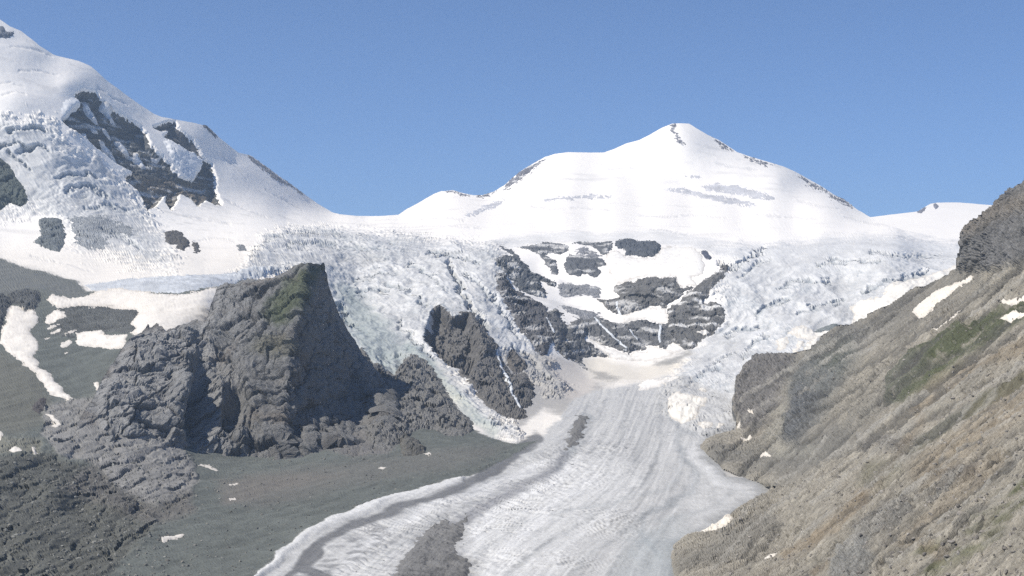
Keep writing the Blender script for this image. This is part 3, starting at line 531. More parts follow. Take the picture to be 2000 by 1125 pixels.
# gullies, ribs and knobs at its foot (pixel centre, radii, metres out)
for cu, cv_, ru, rv, am, rot in ((374, 805, 17, 55, -62, .15), (342, 775, 22, 62, 34, .2), (420, 800, 10, 55, 20, .1), (455, 800, 17, 48, -46, .25), (505, 800, 34, 60, 24, -.3), (545, 750, 30, 22, -16, 0), (440, 880, 40, 32, 22, 0), (470, 890, 24, 30, 18, 0), (600, 868, 17, 32, 30, 0), (577, 868, 8, 36, -16, 0), (558, 880, 17, 26, 16, 0), (645, 880, 18, 22, 22, 0),
        (690, 892, 20, 14, 15, 0), (750, 840, 26, 34, 44, 0), (745, 795, 22, 20, 30, 0), (800, 878, 16, 14, 20, 0), (400, 620, 26, 50, 18, .4), (500, 680, 22, 60, 14, .35), (440, 690, 10, 50, -12, .35), (545, 690, 20, 16, 12, 0), (310, 720, 30, 30, 12, 0), (385, 690, 14, 40, -12, .1), (345, 700, 18, 10, -10, 0)):
    du, dv = B.uf - cu, B.vf - cv_; a_ = du * math.cos(rot) + dv * math.sin(rot); b_ = -du * math.sin(rot) + dv * math.cos(rot)
    B.h += am * np.exp(-((a_ / ru) ** 2 + (b_ / rv) ** 2)) * (.8 + .3 * B.w1)
tone = fbm(B.Pf, 200, 3, off=9.0)
B.tint[:] = (np.array((.285, .283, .278))[None] * (1.0 - .28 * sstep(380, 520, B.uf))[:, None]) * (1 + .18 * tone + .16 * slab2 + .14 * b2 + .10 * b3 - .25 * (1 - sstep(0, .14, e2)) * .6)[:, None]  # left part tinted lighter, sunlit look put into the rock colour
B.tint *= (1 - .45 * (1 - sstep(.02, .10, e1)) * sstep(-.4, .2, B.w1))[:, None]
B.relief[:] = 1.0
B.paint(sstep(.1, .6, fbm(B.Pf, 90, 3, off=21.0)) * .5, (.22, .18, .14))
B.paint(B.mask([(555, 580), (585, 540), (605, 518), (630, 516), (605, 560), (580, 620), (545, 645), (522, 628), (545, 590)], 12, 9) * .75, (.085, .105, .045))
B.paint(B.mask([(520, 670), (560, 655), (575, 680), (545, 710), (500, 700)], 14, 8) * .45, (.16, .15, .08))
B.apply()
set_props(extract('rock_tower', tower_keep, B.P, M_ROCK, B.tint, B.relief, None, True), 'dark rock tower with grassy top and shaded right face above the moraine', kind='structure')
k0 = np.argmax(alive, 0); rd = B.P[k0, np.arange(B.shape[1])]; aw = rd * np.array((1, 1, 0)); aw /= np.linalg.norm(aw, axis=1)[:, None]
back_skirt('tower_back', rd, aw, ((15, 6), (60, 50), (200, 200), (500, 420)), M_ROCK, ROCKC, 'far side of the dark rock tower')

# ------------------------------------------------------------------ the hillside on the right
hl = polyline([(-150, 2720), (100, 2400), (240, 2200), (300, 2110), (365, 2000), (378, 1976), (390, 1960), (405, 1947), (420, 1932), (436, 1912), (452, 1892), (462, 1887), (490, 1884), (502, 1880), (524, 1879), (532, 1868), (545, 1848), (556, 1815), (566, 1792), (580, 1765), (595, 1740), (606, 1720), (620, 1698), (632, 1672), (642, 1642), (652, 1622), (664, 1606), (676, 1596), (688, 1590), (694, 1560), (697, 1515), (701, 1482),
    (712, 1468), (724, 1456), (740, 1447), (760, 1440), (790, 1435), (815, 1437), (832, 1440), (842, 1438), (848, 1412), (852, 1395), (860, 1376), (870, 1368), (880, 1370), (893, 1388), (905, 1402), (918, 1414), (928, 1435), (938, 1460), (948, 1495), (955, 1507), (964, 1500), (974, 1482), (986, 1450), (998, 1432), (1012, 1418), (1026, 1394), (1042, 1362), (1054, 1332), (1066, 1313), (1085, 1310), (1125, 1317), (1300, 1330)])
vr = np.concatenate([np.arange(-100, 340, 8.0), np.arange(340, 1190, 1.6), np.arange(1190, 1500, 6.0)]); ll = hl(vr) + (5 + 9 * np.exp(-((vr - 770) / 70) ** 2)) * fbm(np.stack([vr / 16, vr * 0 + .3, vr * 0 + 8.1], 1), 1.0, 5, .65); UH0, VH = np.meshgrid(np.concatenate([np.arange(1304, 2050, 1.7), np.arange(2050, 2700, 6.0)]), vr); UH = np.maximum(UH0, ll[:, None])
hill_alive = np.zeros(UH.shape, bool); hill_alive[:, :-1] = UH0[:, 1:] > ll[:, None]; hill_alive[:, -1] = True
hill_spline = depth_spline([(1310, 1125, 1440), (1310, 1070, 1580), (1430, 1020, 1740), (1500, 950, 2010), (1420, 900, 2280), (1370, 870, 2480), (1440, 820, 2850), (1440, 760, 3250), (1530, 700, 3350), (1660, 635, 3150), (1780, 575, 2900), (1880, 525, 2600), (1885, 460, 2500), (1940, 412, 2380), (2000, 365, 2250), (2150, 280, 2000), (2150, 1125, 650),
    (2000, 1125, 790), (2000, 1000, 950), (2000, 800, 1300), (2000, 600, 1700), (1800, 1125, 950), (1600, 1125, 1150), (1450, 1125, 1290), (1800, 1000, 1130), (1600, 1000, 1400), (1800, 800, 1600), (1650, 850, 1900), (1550, 800, 2450), (1700, 700, 2250), (1850, 650, 1900), (1520, 880, 2250), (1300, 1250, 1180), (2150, 800, 1100), (2150, 500, 1700), (1950, 500, 2100)])
def hill_depth(u, v):
    d = hill_spline(u, v); k = np.exp(-np.maximum(u.ravel() - np.repeat(ll, u.shape[1]), 0) / 22.0) * sstep(838, 862, v.ravel())
    return d + (valley_depth(u, v) - 4 - d) * k
H = Layer(UH, VH, hill_depth)
hill_fade = 1 - np.exp(-np.maximum(H.uf - np.repeat(ll, UH.shape[1]), 0) / 9.0) * sstep(838, 862, H.vf)
A0 = world_pt(1600., 1060., 1290.); A1 = world_pt(1950., 720., 1500.); dr = (A1 - A0) / np.linalg.norm(A1 - A0)
hp = H.Pf + 5 * np.stack([H.w1, H.w2, H.w3], 1)
def along(pp, k): return pp - (1 - 1 / k) * (pp @ dr)[:, None] * dr[None]
st1 = fbm(along(hp, 6), 26, 5, .55, True, 1.5); st2 = fbm(along(hp, 4), 60, 4, .5, off=6.5); rg = fbm(H.Pf, 150, 5, .5, True, 4.0)
b1, e1, o1 = blocks(along(hp, 3.0) * np.array((1, .6, 1)), 9, .9); b2, e2, o2 = blocks(along(hp, 2.2) * np.array((1, .6, 1)), 3.6, .9, 2.2)
craggy = sstep(-.15, .35, fbm(H.Pf, 120, 3, off=14.0))
st3 = fbm(along(hp, 7), 9, 4, .6, True, 3.5); st4 = fbm(along(hp, 5), 4.5, 3, .6, False, 13.5)
H.h += 5.5 * rg + 4.6 * st1 + 2.0 * st3 + (.3 + .7 * craggy) * (3.4 * b1 - 1.6 * (1 - sstep(0, .2, e1)) + 1.3 * b2)
H.tint[:] = np.array((.232, .214, .178))[None] * (1 + .06 * sstep(1700, 1950, H.uf))[:, None] * (1 + .22 * st1 + .22 * st2 + .36 * st3 + .40 * st4 + .12 * b1 + .12 * b2 - .35 * craggy * (1 - sstep(0, .12, e1)))[:, None]
H.relief[:] = .9
H.paint(sstep(.30, .6, -st3) * sstep(-.2, .3, fbm(H.Pf, 45, 2, off=3.0)) * .6, (.075, .072, .066)); H.paint(sstep(.35, .6, st4) * .5, (.30, .285, .25))  # dark streaks paint in the shade under small ledges; then pale stones
H.paint(sstep(.05, .45, st2) * .35, (.215, .19, .155)); H.paint(sstep(.1, .5, -st2) * .4, (.155, .155, .14))
# rock knob beside the icefall and the blue-grey wall next to it
def crag(poly, colour, soft, amp, size, out):
    m = H.mask(poly, soft, 6 if size > 12 else 16) * (1 if size > 12 else .75); s = np.where(m > .01)[0]; q = H.Pf[s] * np.array((1, .45, 1))
    b1, e1, o1 = blocks(q, size, .9, 1.2); b2, e2, o2 = blocks(q, size * .35, .9, 3.2); rg = fbm(q, size * 2.2, 4, .55, True)
    H.h[s] += m[s] * (out + amp * (.6 * b1 + .5 * o1 + .4 * b2 - .35 * (1 - sstep(0, .2, e1)) + .9 * rg)); c = np.array(colour)[None] * (1 + .2 * b2 + .12 * H.w1[s] - .2 * (1 - sstep(0, .15, e2)))[:, None]
    H.tint[s] += m[s][:, None] * (c - H.tint[s]); H.relief[s] += m[s] * (1 - H.relief[s])
crag([(1440, 750), (1470, 700), (1510, 690), (1560, 705), (1545, 740), (1530, 790), (1500, 840), (1450, 845), (1435, 800)], (.188, .178, .166), 9, 10, 22, 4)
crag([(1545, 740), (1600, 680), (1650, 650), (1690, 660), (1680, 720), (1640, 770), (1600, 830), (1560, 870), (1535, 860), (1550, 790)], (.165, .168, .158), 22, 8, 20, 3)
crag([(1560, 760), (1610, 780), (1590, 840), (1560, 880), (1540, 860)], (.145, .148, .148), 18, 6, 14, 2)
crag([(1882, 455), (1900, 440), (1950, 395), (2000, 360), (2150, 280), (2150, 430), (2000, 520), (1940, 530), (1882, 530)], (.165, .162, .157), 8, 7, 26, 4)
crag([(1680, 870), (1710, 850), (1740, 860), (1790, 865), (1770, 900), (1740, 885), (1700, 890)], (.145, .138, .128), 12, 4, 9, 1)
crag([(1830, 950), (1860, 925), (1910, 920), (1920, 945), (1880, 960), (1840, 965)], (.15, .14, .13), 12, 3.2, 8, 1)
crag([(1680, 1040), (1730, 1000), (1800, 980), (1790, 1010), (1740, 1060), (1690, 1080)], (.155, .15, .14), 12, 3.4, 8, .5)
crag([(1640, 1090), (1700, 1060), (1720, 1100), (1680, 1150), (1630, 1150)], (.22, .22, .21), 10, 3, 7, 1)
# grass bands, ochre scree, grey gullies
GREEN, OCHRE = (.052, .068, .024), (.265, .215, .15)
H.paint(H.mask([(1733, 794), (1745, 745), (1785, 702), (1835, 665), (1900, 634), (1960, 606), (2010, 596), (2180, 560), (2180, 600), (2010, 618), (1965, 655), (1905, 690), (1860, 725), (1810, 765), (1770, 795)], 8, 9) * (.12 + .7 * sstep(-.2, .4, st1 + .6 * H.w3 + .6 * H.w5)), GREEN)
H.paint(H.mask([(1765, 790), (1800, 740), (1900, 690), (1860, 740), (1800, 790)], 16, 10) * .45, (.09, .10, .05))
H.paint(H.line([(1785, 890), (1850, 840), (1920, 800), (2000, 750), (2150, 670)], 10, 6, 7) * .8, (.085, .085, .05))
H.paint(H.line([(1830, 1110), (1900, 1070), (1960, 1020), (2030, 960), (2150, 880)], 26, 22, 14) * sstep(-.3, .4, st2 + H.w3 * .6) * .85, (.085, .095, .04))
H.paint(H.mask([(1680, 960), (1700, 915), (1760, 905), (1770, 930), (1720, 965)], 12, 8) * .5, (.13, .125, .075)); H.paint(H.mask([(1600, 690), (1640, 665), (1680, 690), (1650, 730), (1610, 720)], 20, 10) * .5, (.10, .115, .075))
for ln, w, am in (([(1540, 1095), (1600, 1062), (1640, 1030), (1690, 985)], 11, .75), ([(1800, 800), (1850, 755), (1920, 715), (2000, 680), (2150, 620)], 15, .6), ([(1820, 930), (1880, 880), (1950, 830), (2050, 760)], 30, .55), ([(1690, 985), (1760, 905), (1810, 820)], 9, .45), ([(1850, 1100), (1780, 1060), (1850, 1000), (1960, 900)], 14, .4), ([(1900, 450), (1960, 420), (2010, 405)], 18, .3), ([(1600, 1130), (1620, 1115)], 10, .6)):
    H.paint(H.line(ln, w, w * .8, 8) * am * sstep(-.6, .2, st2 + .7 * st1), OCHRE)
for ln, w, am in (([(1540, 930), (1640, 870), (1720, 790), (1800, 720)], 26, .5), ([(1400, 890), (1480, 910), (1560, 900), (1640, 850)], 22, .7), ([(1340, 1110), (1420, 1080), (1500, 1030)], 26, .5), ([(1620, 680), (1720, 640), (1860, 570), (1900, 530)], 30, .6), ([(1700, 960), (1800, 870), (1900, 800)], 10, .5)):
    H.paint(H.line(ln, w, w * .7, 10) * am, (.165, .16, .145), .6)
H.paint(H.mask([(1500, 860), (1530, 800), (1545, 800), (1535, 870), (1600, 880), (1590, 895), (1520, 900)], 8, 8) * .45, (.30, .29, .25))
rs = np.random.RandomState(11)                                          # bedding edges and small gullies, slanting with the slope
for k in range(130):
    u0 = rs.uniform(1330, 2100); v0 = rs.uniform(620, 1150); L_ = rs.uniform(70, 330); sl_ = rs.uniform(.62, .95)
    ln = [(u0 + L_ * t_, v0 - L_ * sl_ * t_ + rs.uniform(-5, 5)) for t_ in np.linspace(0, 1, 5)]; wd = rs.uniform(1.6, 4.2); m = H.line(ln, wd, 1.6, 5) * sstep(-.5, .1, H.w3 + .5)
    if k % 3: H.paint(m * rs.uniform(.35, .7), (.085, .082, .074)); H.h -= m * rs.uniform(1.5, 3.6)
    else: H.paint(m * rs.uniform(.4, .7), (.34, .325, .29)); H.h += m * rs.uniform(.8, 2.4)
# steps in the slope: the small cliff under the grass band and the sunken gullies
H.h += 12 * H.mask([(1735, 792), (1748, 745), (1790, 700), (1880, 640), (1900, 660), (1840, 720), (1790, 760)], 9, 5); H.h -= 5 * H.line([(1540, 930), (1640, 870), (1720, 790), (1800, 720)], 14, 10, 6); H.h -= 3 * H.line([(1785, 895), (1850, 845), (1920, 805), (2000, 755), (2150, 675)], 7, 5, 4)
H.h *= hill_fade; H.apply()
HC = slice(None)
set_props(extract('hillside', hill_alive[:-1, :-1] & hill_alive[1:, :-1], H.P, M_HILL, H.tint, H.relief, None, True), 'steep brown hillside of streaked scree, grass bands and outcrops', kind='structure')
rd = H.P[np.arange(H.shape[0]), np.argmax(hill_alive, 1)][vr < 842]; aw = rd * np.array((1, 1, 0)); aw /= np.linalg.norm(aw, axis=1)[:, None]
back_skirt('hillside_back', rd, aw, ((10, 4), (40, 25), (150, 130), (400, 330)), M_DEBRIS, GREY, 'far side of the brown hillside')
rd = H.P[0]
back_skirt('hillside_top', rd, rd * 0 + np.array((.5, .86, 0)), ((50, 5), (300, 60), (900, 300)), M_DEBRIS, GREY, 'upper shoulder of the brown hillside')

# wide base sheet below everything, out to the far side of the range
n = 24; xs = np.linspace(-9000, 9000, n); ys = np.linspace(-3000, 16000, n); X, Y = np.meshgrid(xs, ys); G = np.stack([X, Y, np.full_like(X, -330.0)], -1)
set_props(extract('ground', np.ones((n - 1, n - 1), bool), G, M_DEBRIS, np.tile(np.array(GREY), (n * n, 1)), np.full(n * n, .5)), 'grey valley ground under the mountains', kind='structure')

# ------------------------------------------------------------------ things lying on the terrain: rock outcrops, then snow patches and streams
def outcrop(layer, poly, label, group, colour=(.13, .13, .135), thick=10., soft=4., block=7., size=26., rough=5., warp=3.5, sink=1.2, name='rock_outcrop', cat='rock outcrop', jitter=.12, ledge=0.0, **kw):
    o = layer.piece(name, poly, M_ROCK, colour, thick, soft, warp, rough, block, size, 1.0, jitter, sink, flat=True, ledge=ledge, front=1.8, **kw)
    if o: set_props(o, label, cat, group)
def snow(layer, poly, label, group, colour=OLD_SNOW, thick=1.6, soft=6., warp=4.5, name='snow_patch', cat='snow patch', **kw):
    o = layer.piece(name, poly, M_SNOW, colour, thick, soft, warp, .5, 0, 60, .25, .05, .45, margin=(.50, .46, .41), **kw)
    if o: set_props(o, label, cat, group)

GA = 'rock walls and outcrops on the left snow mountain'
def wall_tint(t, P, u, v, sd):
    low = sstep(335, 350, v)[:, None] * sstep(0, 6, sd)[:, None]; n = (1 + .2 * fbm(P, 30, 3))[:, None]
    return t + low * (np.array((.20, .175, .145)) * n - t)
outcrop(V, WALL_A, 'big dark rock wall streaked with narrow snow gullies below the left snow ridge', GA, (.12, .125, .125), 16, 6, 12, 48, 12, 3, tint_fn=wall_tint, ledge=.35)
outcrop(V, WALL_B, 'dark hooked rock rib just under the left skyline', GA, (.13, .13, .135), 20, 5, 10, 40, 8, 3)
outcrop(V, [(-60, 300), (0, 308), (15, 320), (32, 345), (48, 372), (58, 395), (45, 408), (20, 402), (0, 415), (-60, 425)], 'grey-green rock spur among the seracs at the foot of the snow mountain', GA, (.13, .15, .14), 16, 6, 12, 40, 10)
outcrop(V, [(75, 428), (95, 427), (118, 430), (126, 445), (125, 470), (120, 494), (105, 493), (95, 488), (75, 478), (64, 472), (80, 462), (78, 447)], 'ragged blue-grey rock step in the snow basin', GA, (.19, .21, .22), 12, 4, 9, 22, 6)
outcrop(V, [(322, 452), (340, 449), (355, 455), (368, 468), (372, 480), (363, 484), (360, 490), (352, 490), (345, 478), (338, 478), (330, 478), (322, 470)], 'rounded dark rock knob sticking out of smooth snow', GA, (.13, .125, .12), 16, 5, 7, 22, 5)
outcrop(V, [(374, 473), (385, 474), (393, 490), (386, 495), (379, 490)], 'tiny dark rock tooth beside the rounded knob in the snow', GA, (.13, .125, .12), 10, 4, 4, 14, 2)
outcrop(V, [(463, 478), (478, 476), (482, 490), (465, 492)], 'faint grey rock patch in the snow below the icefall edge', GA, (.25, .26, .27), 4, 4, 3, 14, 2)
outcrop(V, [(135, 425), (160, 424), (200, 428), (240, 440), (262, 455), (255, 470), (235, 462), (205, 462), (212, 480), (205, 492), (175, 488), (150, 478), (140, 455)], 'pale grey slabs of stony ice beside the rock step', GA, (.36, .38, .40), 4, 8, 4, 26, 3, 8)
outcrop(V, [(-5, 52), (8, 50), (12, 62), (28, 64), (24, 70), (10, 74), (-5, 74)], 'small blue-grey rock band near the top left snow summit', GA, (.22, .24, .28), 10, 4, 4, 20, 3)
outcrop(V, [(395, 246), (402, 243), (412, 252), (425, 268), (420, 270), (405, 256)], 'thin rocky crest on the left skyline', GA, (.2, .2, .21), 8, 3, 4, 16, 2)
outcrop(V, [(478, 304), (490, 304), (520, 325), (545, 345), (572, 360), (598, 378), (592, 380), (560, 360), (535, 350), (510, 330)], 'broken line of rocks along the descending left ridge', GA, (.3, .3, .32), 7, 3, 5, 18, 3, 6)
GW = 'rocks beside the lower snowfield'
outcrop(V, [(15, 572), (50, 566), (80, 573), (79, 590), (68, 608), (50, 610), (35, 596), (18, 594)], 'squat dark cliff knob between two snow patches', GW, (.14, .145, .145), 16, 5, 8, 20, 6)
outcrop(V, [(-60, 572), (8, 575), (21, 588), (19, 612), (8, 622), (0, 655), (-60, 660)], 'dark cliff spur left of the long snow tongue', GW, (.13, .135, .135), 18, 5, 9, 22, 6)
outcrop(V, [(103, 606), (150, 601), (200, 599), (235, 603), (270, 608), (272, 622), (258, 634), (266, 642), (258, 654), (215, 648), (195, 660), (160, 650), (130, 662), (95, 640), (108, 622)], 'low dark slab of scree streaked with snow in the snowfield', GW, (.145, .15, .145), 3.5, 6, 2.5, 16, 2, 7, jitter=.3)
outcrop(V, [(192, 662), (205, 652), (218, 657), (212, 665), (198, 666)], 'tiny black rock in the low snowfield', GW, (.1, .105, .12), 6, 3, 3, 8, 2)
outcrop(V, [(66, 790), (80, 778), (92, 780), (88, 795), (78, 808), (64, 800)], 'small shadowed rock bank left of the ice-worn slabs', GW, (.13, .12, .12), 6, 4, 4, 10, 2)

GC = 'rock bands of the horseshoe headwall'
DK, MD = (.145, .152, .163), (.175, .173, .168)
outcrop(V, [(1005, 483), (1030, 481), (1050, 478), (1065, 472), (1085, 475), (1110, 478), (1108, 490), (1095, 496), (1078, 494), (1065, 500), (1085, 510), (1088, 520), (1090, 537), (1080, 533), (1068, 520), (1060, 510), (1050, 495), (1035, 488)], 'hook-shaped dark rock band at the upper left rim of the horseshoe', GC, DK, ledge=.4)
outcrop(V, [(1112, 475), (1140, 473), (1160, 475), (1190, 472), (1198, 474), (1196, 485), (1190, 497), (1180, 500), (1168, 490), (1152, 480)], 'narrow rock fringe under the ice rim, split by snow gullies', GC, DK, ledge=.4)
outcrop(V, [(1104, 508), (1112, 498), (1140, 500), (1165, 500), (1180, 508), (1184, 517), (1165, 522), (1178, 532), (1165, 541), (1145, 535), (1130, 541), (1110, 535), (1102, 522)], 'rounded dark rock island left of the big white snow bowl', GC, DK, ledge=.4)
outcrop(V, [(1200, 473), (1225, 466), (1240, 470), (1280, 472), (1291, 480), (1288, 490), (1278, 500), (1255, 503), (1235, 498), (1222, 501), (1222, 488), (1206, 485)], 'rectangular blue-black rock block hanging above the snow bowl', GC, (.12, .13, .145), 14)
outcrop(V, [(1197, 565), (1210, 555), (1235, 550), (1265, 541), (1290, 545), (1318, 543), (1325, 552), (1322, 562), (1340, 563), (1358, 562), (1340, 572), (1325, 580), (1305, 595), (1300, 602), (1280, 600), (1265, 602), (1240, 608), (1215, 617), (1195, 607), (1178, 597), (1166, 581), (1185, 585), (1207, 583), (1205, 575)], 'broad grey-brown rock bank below the white snow bowl', GC, MD, 14, 6, 9, 34, 12, 5, ledge=.3)
outcrop(V, [(1303, 605), (1312, 595), (1335, 580), (1355, 565), (1370, 548), (1390, 538), (1402, 528), (1422, 513), (1422, 527), (1415, 545), (1400, 560), (1385, 575), (1372, 592), (1395, 590), (1415, 605), (1419, 620), (1406, 640), (1382, 660), (1370, 668), (1352, 682), (1335, 684), (1310, 674), (1300, 660), (1303, 640), (1302, 620)], 'large grey-brown rock flank against the right icefall', GC, MD, 14, 6, 10, 34, 12, 5, ledge=.5)
outcrop(V, [(1368, 493), (1378, 490), (1390, 503), (1384, 508), (1376, 502)], 'small dark rock plug poking from the ice rim', GC, (.11, .12, .16), 10, 3, 4, 12, 2)
outcrop(V, [(1106, 640), (1125, 622), (1150, 620), (1165, 620), (1190, 625), (1212, 632), (1235, 625), (1260, 625), (1280, 632), (1304, 632), (1303, 660), (1312, 674), (1332, 685), (1300, 680), (1260, 674), (1258, 684), (1235, 685), (1230, 693), (1215, 686), (1195, 680), (1175, 672), (1150, 660), (1146, 652), (1142, 662), (1165, 680), (1197, 695), (1190, 698), (1165, 696), (1140, 698), (1133, 702), (1148, 722), (1140, 722), (1120, 705), (1100, 695), (1085, 680), (1075, 665), (1060, 640), (1062, 615), (1086, 602), (1096, 625)], 'long lower rock band crossed by thin waterfalls above the snow floor', GC, (.165, .167, .17), 12, 5, 9, 30, 12, 5, ledge=.35)
outcrop(V, [(966, 515), (985, 498), (1005, 505), (1020, 510), (1030, 520), (1035, 530), (1060, 540), (1080, 548), (1086, 562), (1072, 556), (1058, 547), (1056, 560), (1071, 576), (1065, 583), (1045, 578), (1010, 561), (995, 546), (985, 541), (975, 526)], 'dark rock wedge dropping from the left icefall rim', GC, (.13, .137, .145), 14, 5, 8, 22, 6, 5, ledge=.35)
outcrop(V, [(968, 532), (985, 546), (1010, 566), (1035, 577), (1060, 597), (1072, 610), (1072, 640), (1077, 660), (1073, 686), (1060, 693), (1045, 686), (1030, 666), (1010, 641), (1000, 620), (985, 600), (973, 575), (968, 555)], 'long dark rock ridge along the right side of the left icefall', GC, (.14, .138, .142), 18, 6, 10, 22, 8, 5, ledge=.3)
outcrop(V, [(974, 482), (1000, 489), (1012, 500), (1020, 513), (1006, 506), (988, 492)], 'sliver of dark rock beneath the left ice rim', GC, DK, 6, 3, 4, 14, 3)
GM = 'rocks breaking through the left icefall'
outcrop(V, [(848, 602), (860, 600), (872, 608), (880, 624), (892, 620), (915, 617), (930, 630), (945, 645), (950, 660), (965, 675), (975, 695), (985, 712), (1000, 730), (1028, 732), (1041, 752), (1044, 770), (1036, 792), (1022, 800), (1032, 815), (1010, 820), (985, 815), (960, 805), (945, 790), (930, 770), (905, 745), (880, 720), (855, 697), (835, 680), (828, 665), (832, 645), (846, 630), (846, 612)],
    'heart-shaped brown cliff standing in the middle of the left icefall', GM, (.185, .178, .17), 18, 9, 13, 26, 12, 5)
outcrop(V, [(704, 690), (712, 688), (726, 712), (750, 726), (765, 736), (776, 720), (790, 702), (802, 700), (822, 706), (845, 722), (858, 742), (870, 765), (886, 790), (905, 808), (925, 825), (921, 845), (906, 850), (880, 851), (850, 842), (828, 836), (805, 842), (795, 860), (762, 880), (732, 878), (715, 850), (720, 820), (740, 800), (762, 795), (766, 778), (742, 762), (722, 736), (708, 714)],
    'pale fluted rock buttress under the left edge of the icefall', GM, (.22, .217, .21), 18, 8, 13, 24, 12, 5)
outcrop(V, [(988, 692), (1000, 690), (1018, 706), (1030, 722), (1020, 730), (1002, 728), (990, 712)], 'small rock rib between the brown cliff and the ice tongue', GM, (.17, .16, .15), 8, 4, 4, 14, 3)
outcrop(V, [(782, 862), (792, 852), (806, 856), (818, 862), (832, 878), (830, 886), (812, 892), (790, 892), (782, 880)], 'big detached rock block on the scree at the cliff foot', GM, (.17, .165, .15), 16, 5, 6, 16, 3, 2)
GP = 'rocks showing through the high snow peak'
for pl, lb in (([(985, 362), (1000, 348), (1020, 333), (1045, 318), (1064, 307), (1060, 318), (1035, 335), (1015, 350), (995, 366), (985, 370)], 'speckled rock rib on the left shoulder of the white peak'), ([(1310, 244), (1322, 244), (1318, 258), (1330, 272), (1344, 284), (1334, 285), (1322, 272), (1312, 260)], 'thin dark rock seam below the summit of the white peak'),
        ([(1385, 266), (1402, 273), (1420, 285), (1438, 297), (1425, 293), (1405, 283)], 'rock specks on the ridge right of the white summit'), ([(1440, 298), (1470, 308), (1500, 317), (1520, 324), (1500, 324), (1470, 316)], 'line of small rocks along the middle of the right peak ridge'),
        ([(1555, 338), (1580, 352), (1604, 366), (1622, 380), (1606, 374), (1580, 362)], 'row of dark rocks low on the right peak ridge'), ([(1622, 378), (1648, 390), (1664, 401), (1668, 410), (1655, 402), (1635, 392), (1618, 384)], 'dark rock end of the right peak ridge above the pass'),
        ([(868, 374), (884, 372), (905, 379), (925, 383), (905, 384), (885, 377)], 'thin rocks on the small snow hump left of the peak'), ([(925, 382), (960, 376), (975, 370), (962, 380), (940, 386)], 'faint rocks in the dip left of the peak')):
    outcrop(V, pl, lb, GP, (.20, .20, .22), 8, 3, 6, 16, 4, 7, jitter=.3, ledge=.9)
for pl, lb in (([(1060, 390), (1100, 384), (1150, 380), (1195, 384), (1190, 389), (1150, 387), (1100, 391), (1065, 396)], 'long faint crevasse field across the lower left of the white peak'), ([(905, 422), (930, 410), (965, 395), (985, 390), (975, 402), (940, 416), (915, 424)], 'grey patch of bare ice on the left flank of the white peak'),
        ([(1360, 362), (1400, 358), (1450, 366), (1510, 380), (1520, 392), (1480, 388), (1430, 378), (1385, 372)], 'grey bare ice streak on the right flank of the white peak'), ([(1290, 370), (1330, 368), (1400, 382), (1470, 396), (1482, 404), (1420, 398), (1350, 380)], 'lower grey ice streak on the right flank of the white peak'), ([(1330, 342), (1362, 340), (1380, 346), (1345, 347)], 'short grey ice streak high on the right flank of the white peak')):
    o = V.piece('bare_ice', pl, M_ICE, (.60, .60, .62), 1.2, 4, 7, 1.5, 0, 20, .6, .2, .5); set_props(o, lb, 'bare ice', 'bare ice showing through the peak snow')
outcrop(FR, [(1788, 414), (1800, 408), (1810, 402), (1806, 412), (1796, 416)], 'small grey rock on the left edge of the distant ridge', GP, (.25, .25, .28), 10, 3, 6, 30, 4, 2)
outcrop(FR, [(1820, 398), (1830, 397), (1834, 404), (1828, 408)], 'rock tip on the crest of the distant ridge', GP, (.25, .25, .28), 10, 3, 6, 30, 4, 2)

# patches of old snow
GS = 'narrow snow gullies on the dark rock wall'
for pl, lb in (([(172, 197), (180, 199), (192, 213), (204, 238), (196, 234), (182, 220), (174, 207)], 'upper left snow streak on the dark rock wall'), ([(203, 196), (210, 199), (222, 212), (237, 238), (228, 234), (215, 217), (205, 208)], 'upper right snow streak on the dark rock wall'), ([(172, 253), (181, 254), (184, 272), (200, 285), (208, 299), (195, 291), (180, 277), (165, 266)], 'wide curved snow streak at the left edge of the dark rock wall'),
        ([(205, 268), (216, 275), (231, 295), (244, 318), (268, 330), (248, 327), (230, 307), (214, 291)], 'long thin snow streak curving down the middle of the dark rock wall'), ([(232, 270), (246, 269), (260, 286), (263, 299), (271, 299), (272, 289), (278, 290), (286, 305), (296, 321), (287, 322), (270, 307), (250, 292)], 'forked snow streak on the dark rock wall'), ([(304, 299), (318, 304), (318, 311), (306, 305)], 'tiny snow dab low on the dark rock wall'), ([(188, 244), (202, 250), (204, 255), (192, 252)], 'small snow dab between the streaks of the dark rock wall'),
        ([(210, 241), (222, 254), (231, 268), (222, 264), (211, 250)], 'short snow streak in the centre of the dark rock wall')):
    snow(V, pl, lb, GS, (.82, .82, .82), 7, 2.5, 1.2)
o = V.piece('snow_cornice', [(346, 282), (362, 290), (380, 299), (394, 310), (397, 322), (390, 336), (378, 350), (368, 346), (356, 335), (335, 310), (325, 290), (322, 268), (335, 274)], M_SNOW, (.80, .81, .82), 14, 7, 5, 8, 0, 60, .25, .03, .6); set_props(o, 'hanging snow shelf with a broken edge over the dark rock wall', 'snow shelf')
o = V.piece('snow_cornice', [(122, 205), (130, 196), (145, 190), (158, 192), (158, 206), (148, 212), (136, 222), (124, 230), (119, 218)], M_SNOW, (.80, .81, .82), 4, 7, 5, 4, 0, 60, .25, .03, .6); set_props(o, 'snow lip overhanging the top left of the dark rock wall', 'snow shelf')
o = V.piece('bare_ice', [(165, 556), (230, 546), (330, 540), (400, 536), (450, 532), (520, 524), (560, 530), (500, 545), (440, 556), (400, 562), (350, 574), (300, 571), (230, 565), (180, 567)], M_ICE, (.56, .585, .615), 2.5, 5, 4, 3, 0, 30, .8, .25, .5); set_props(o, 'grey-blue strip of bare ice curving behind the rock tower', 'bare ice')
GL = 'snow patches on the left scree'
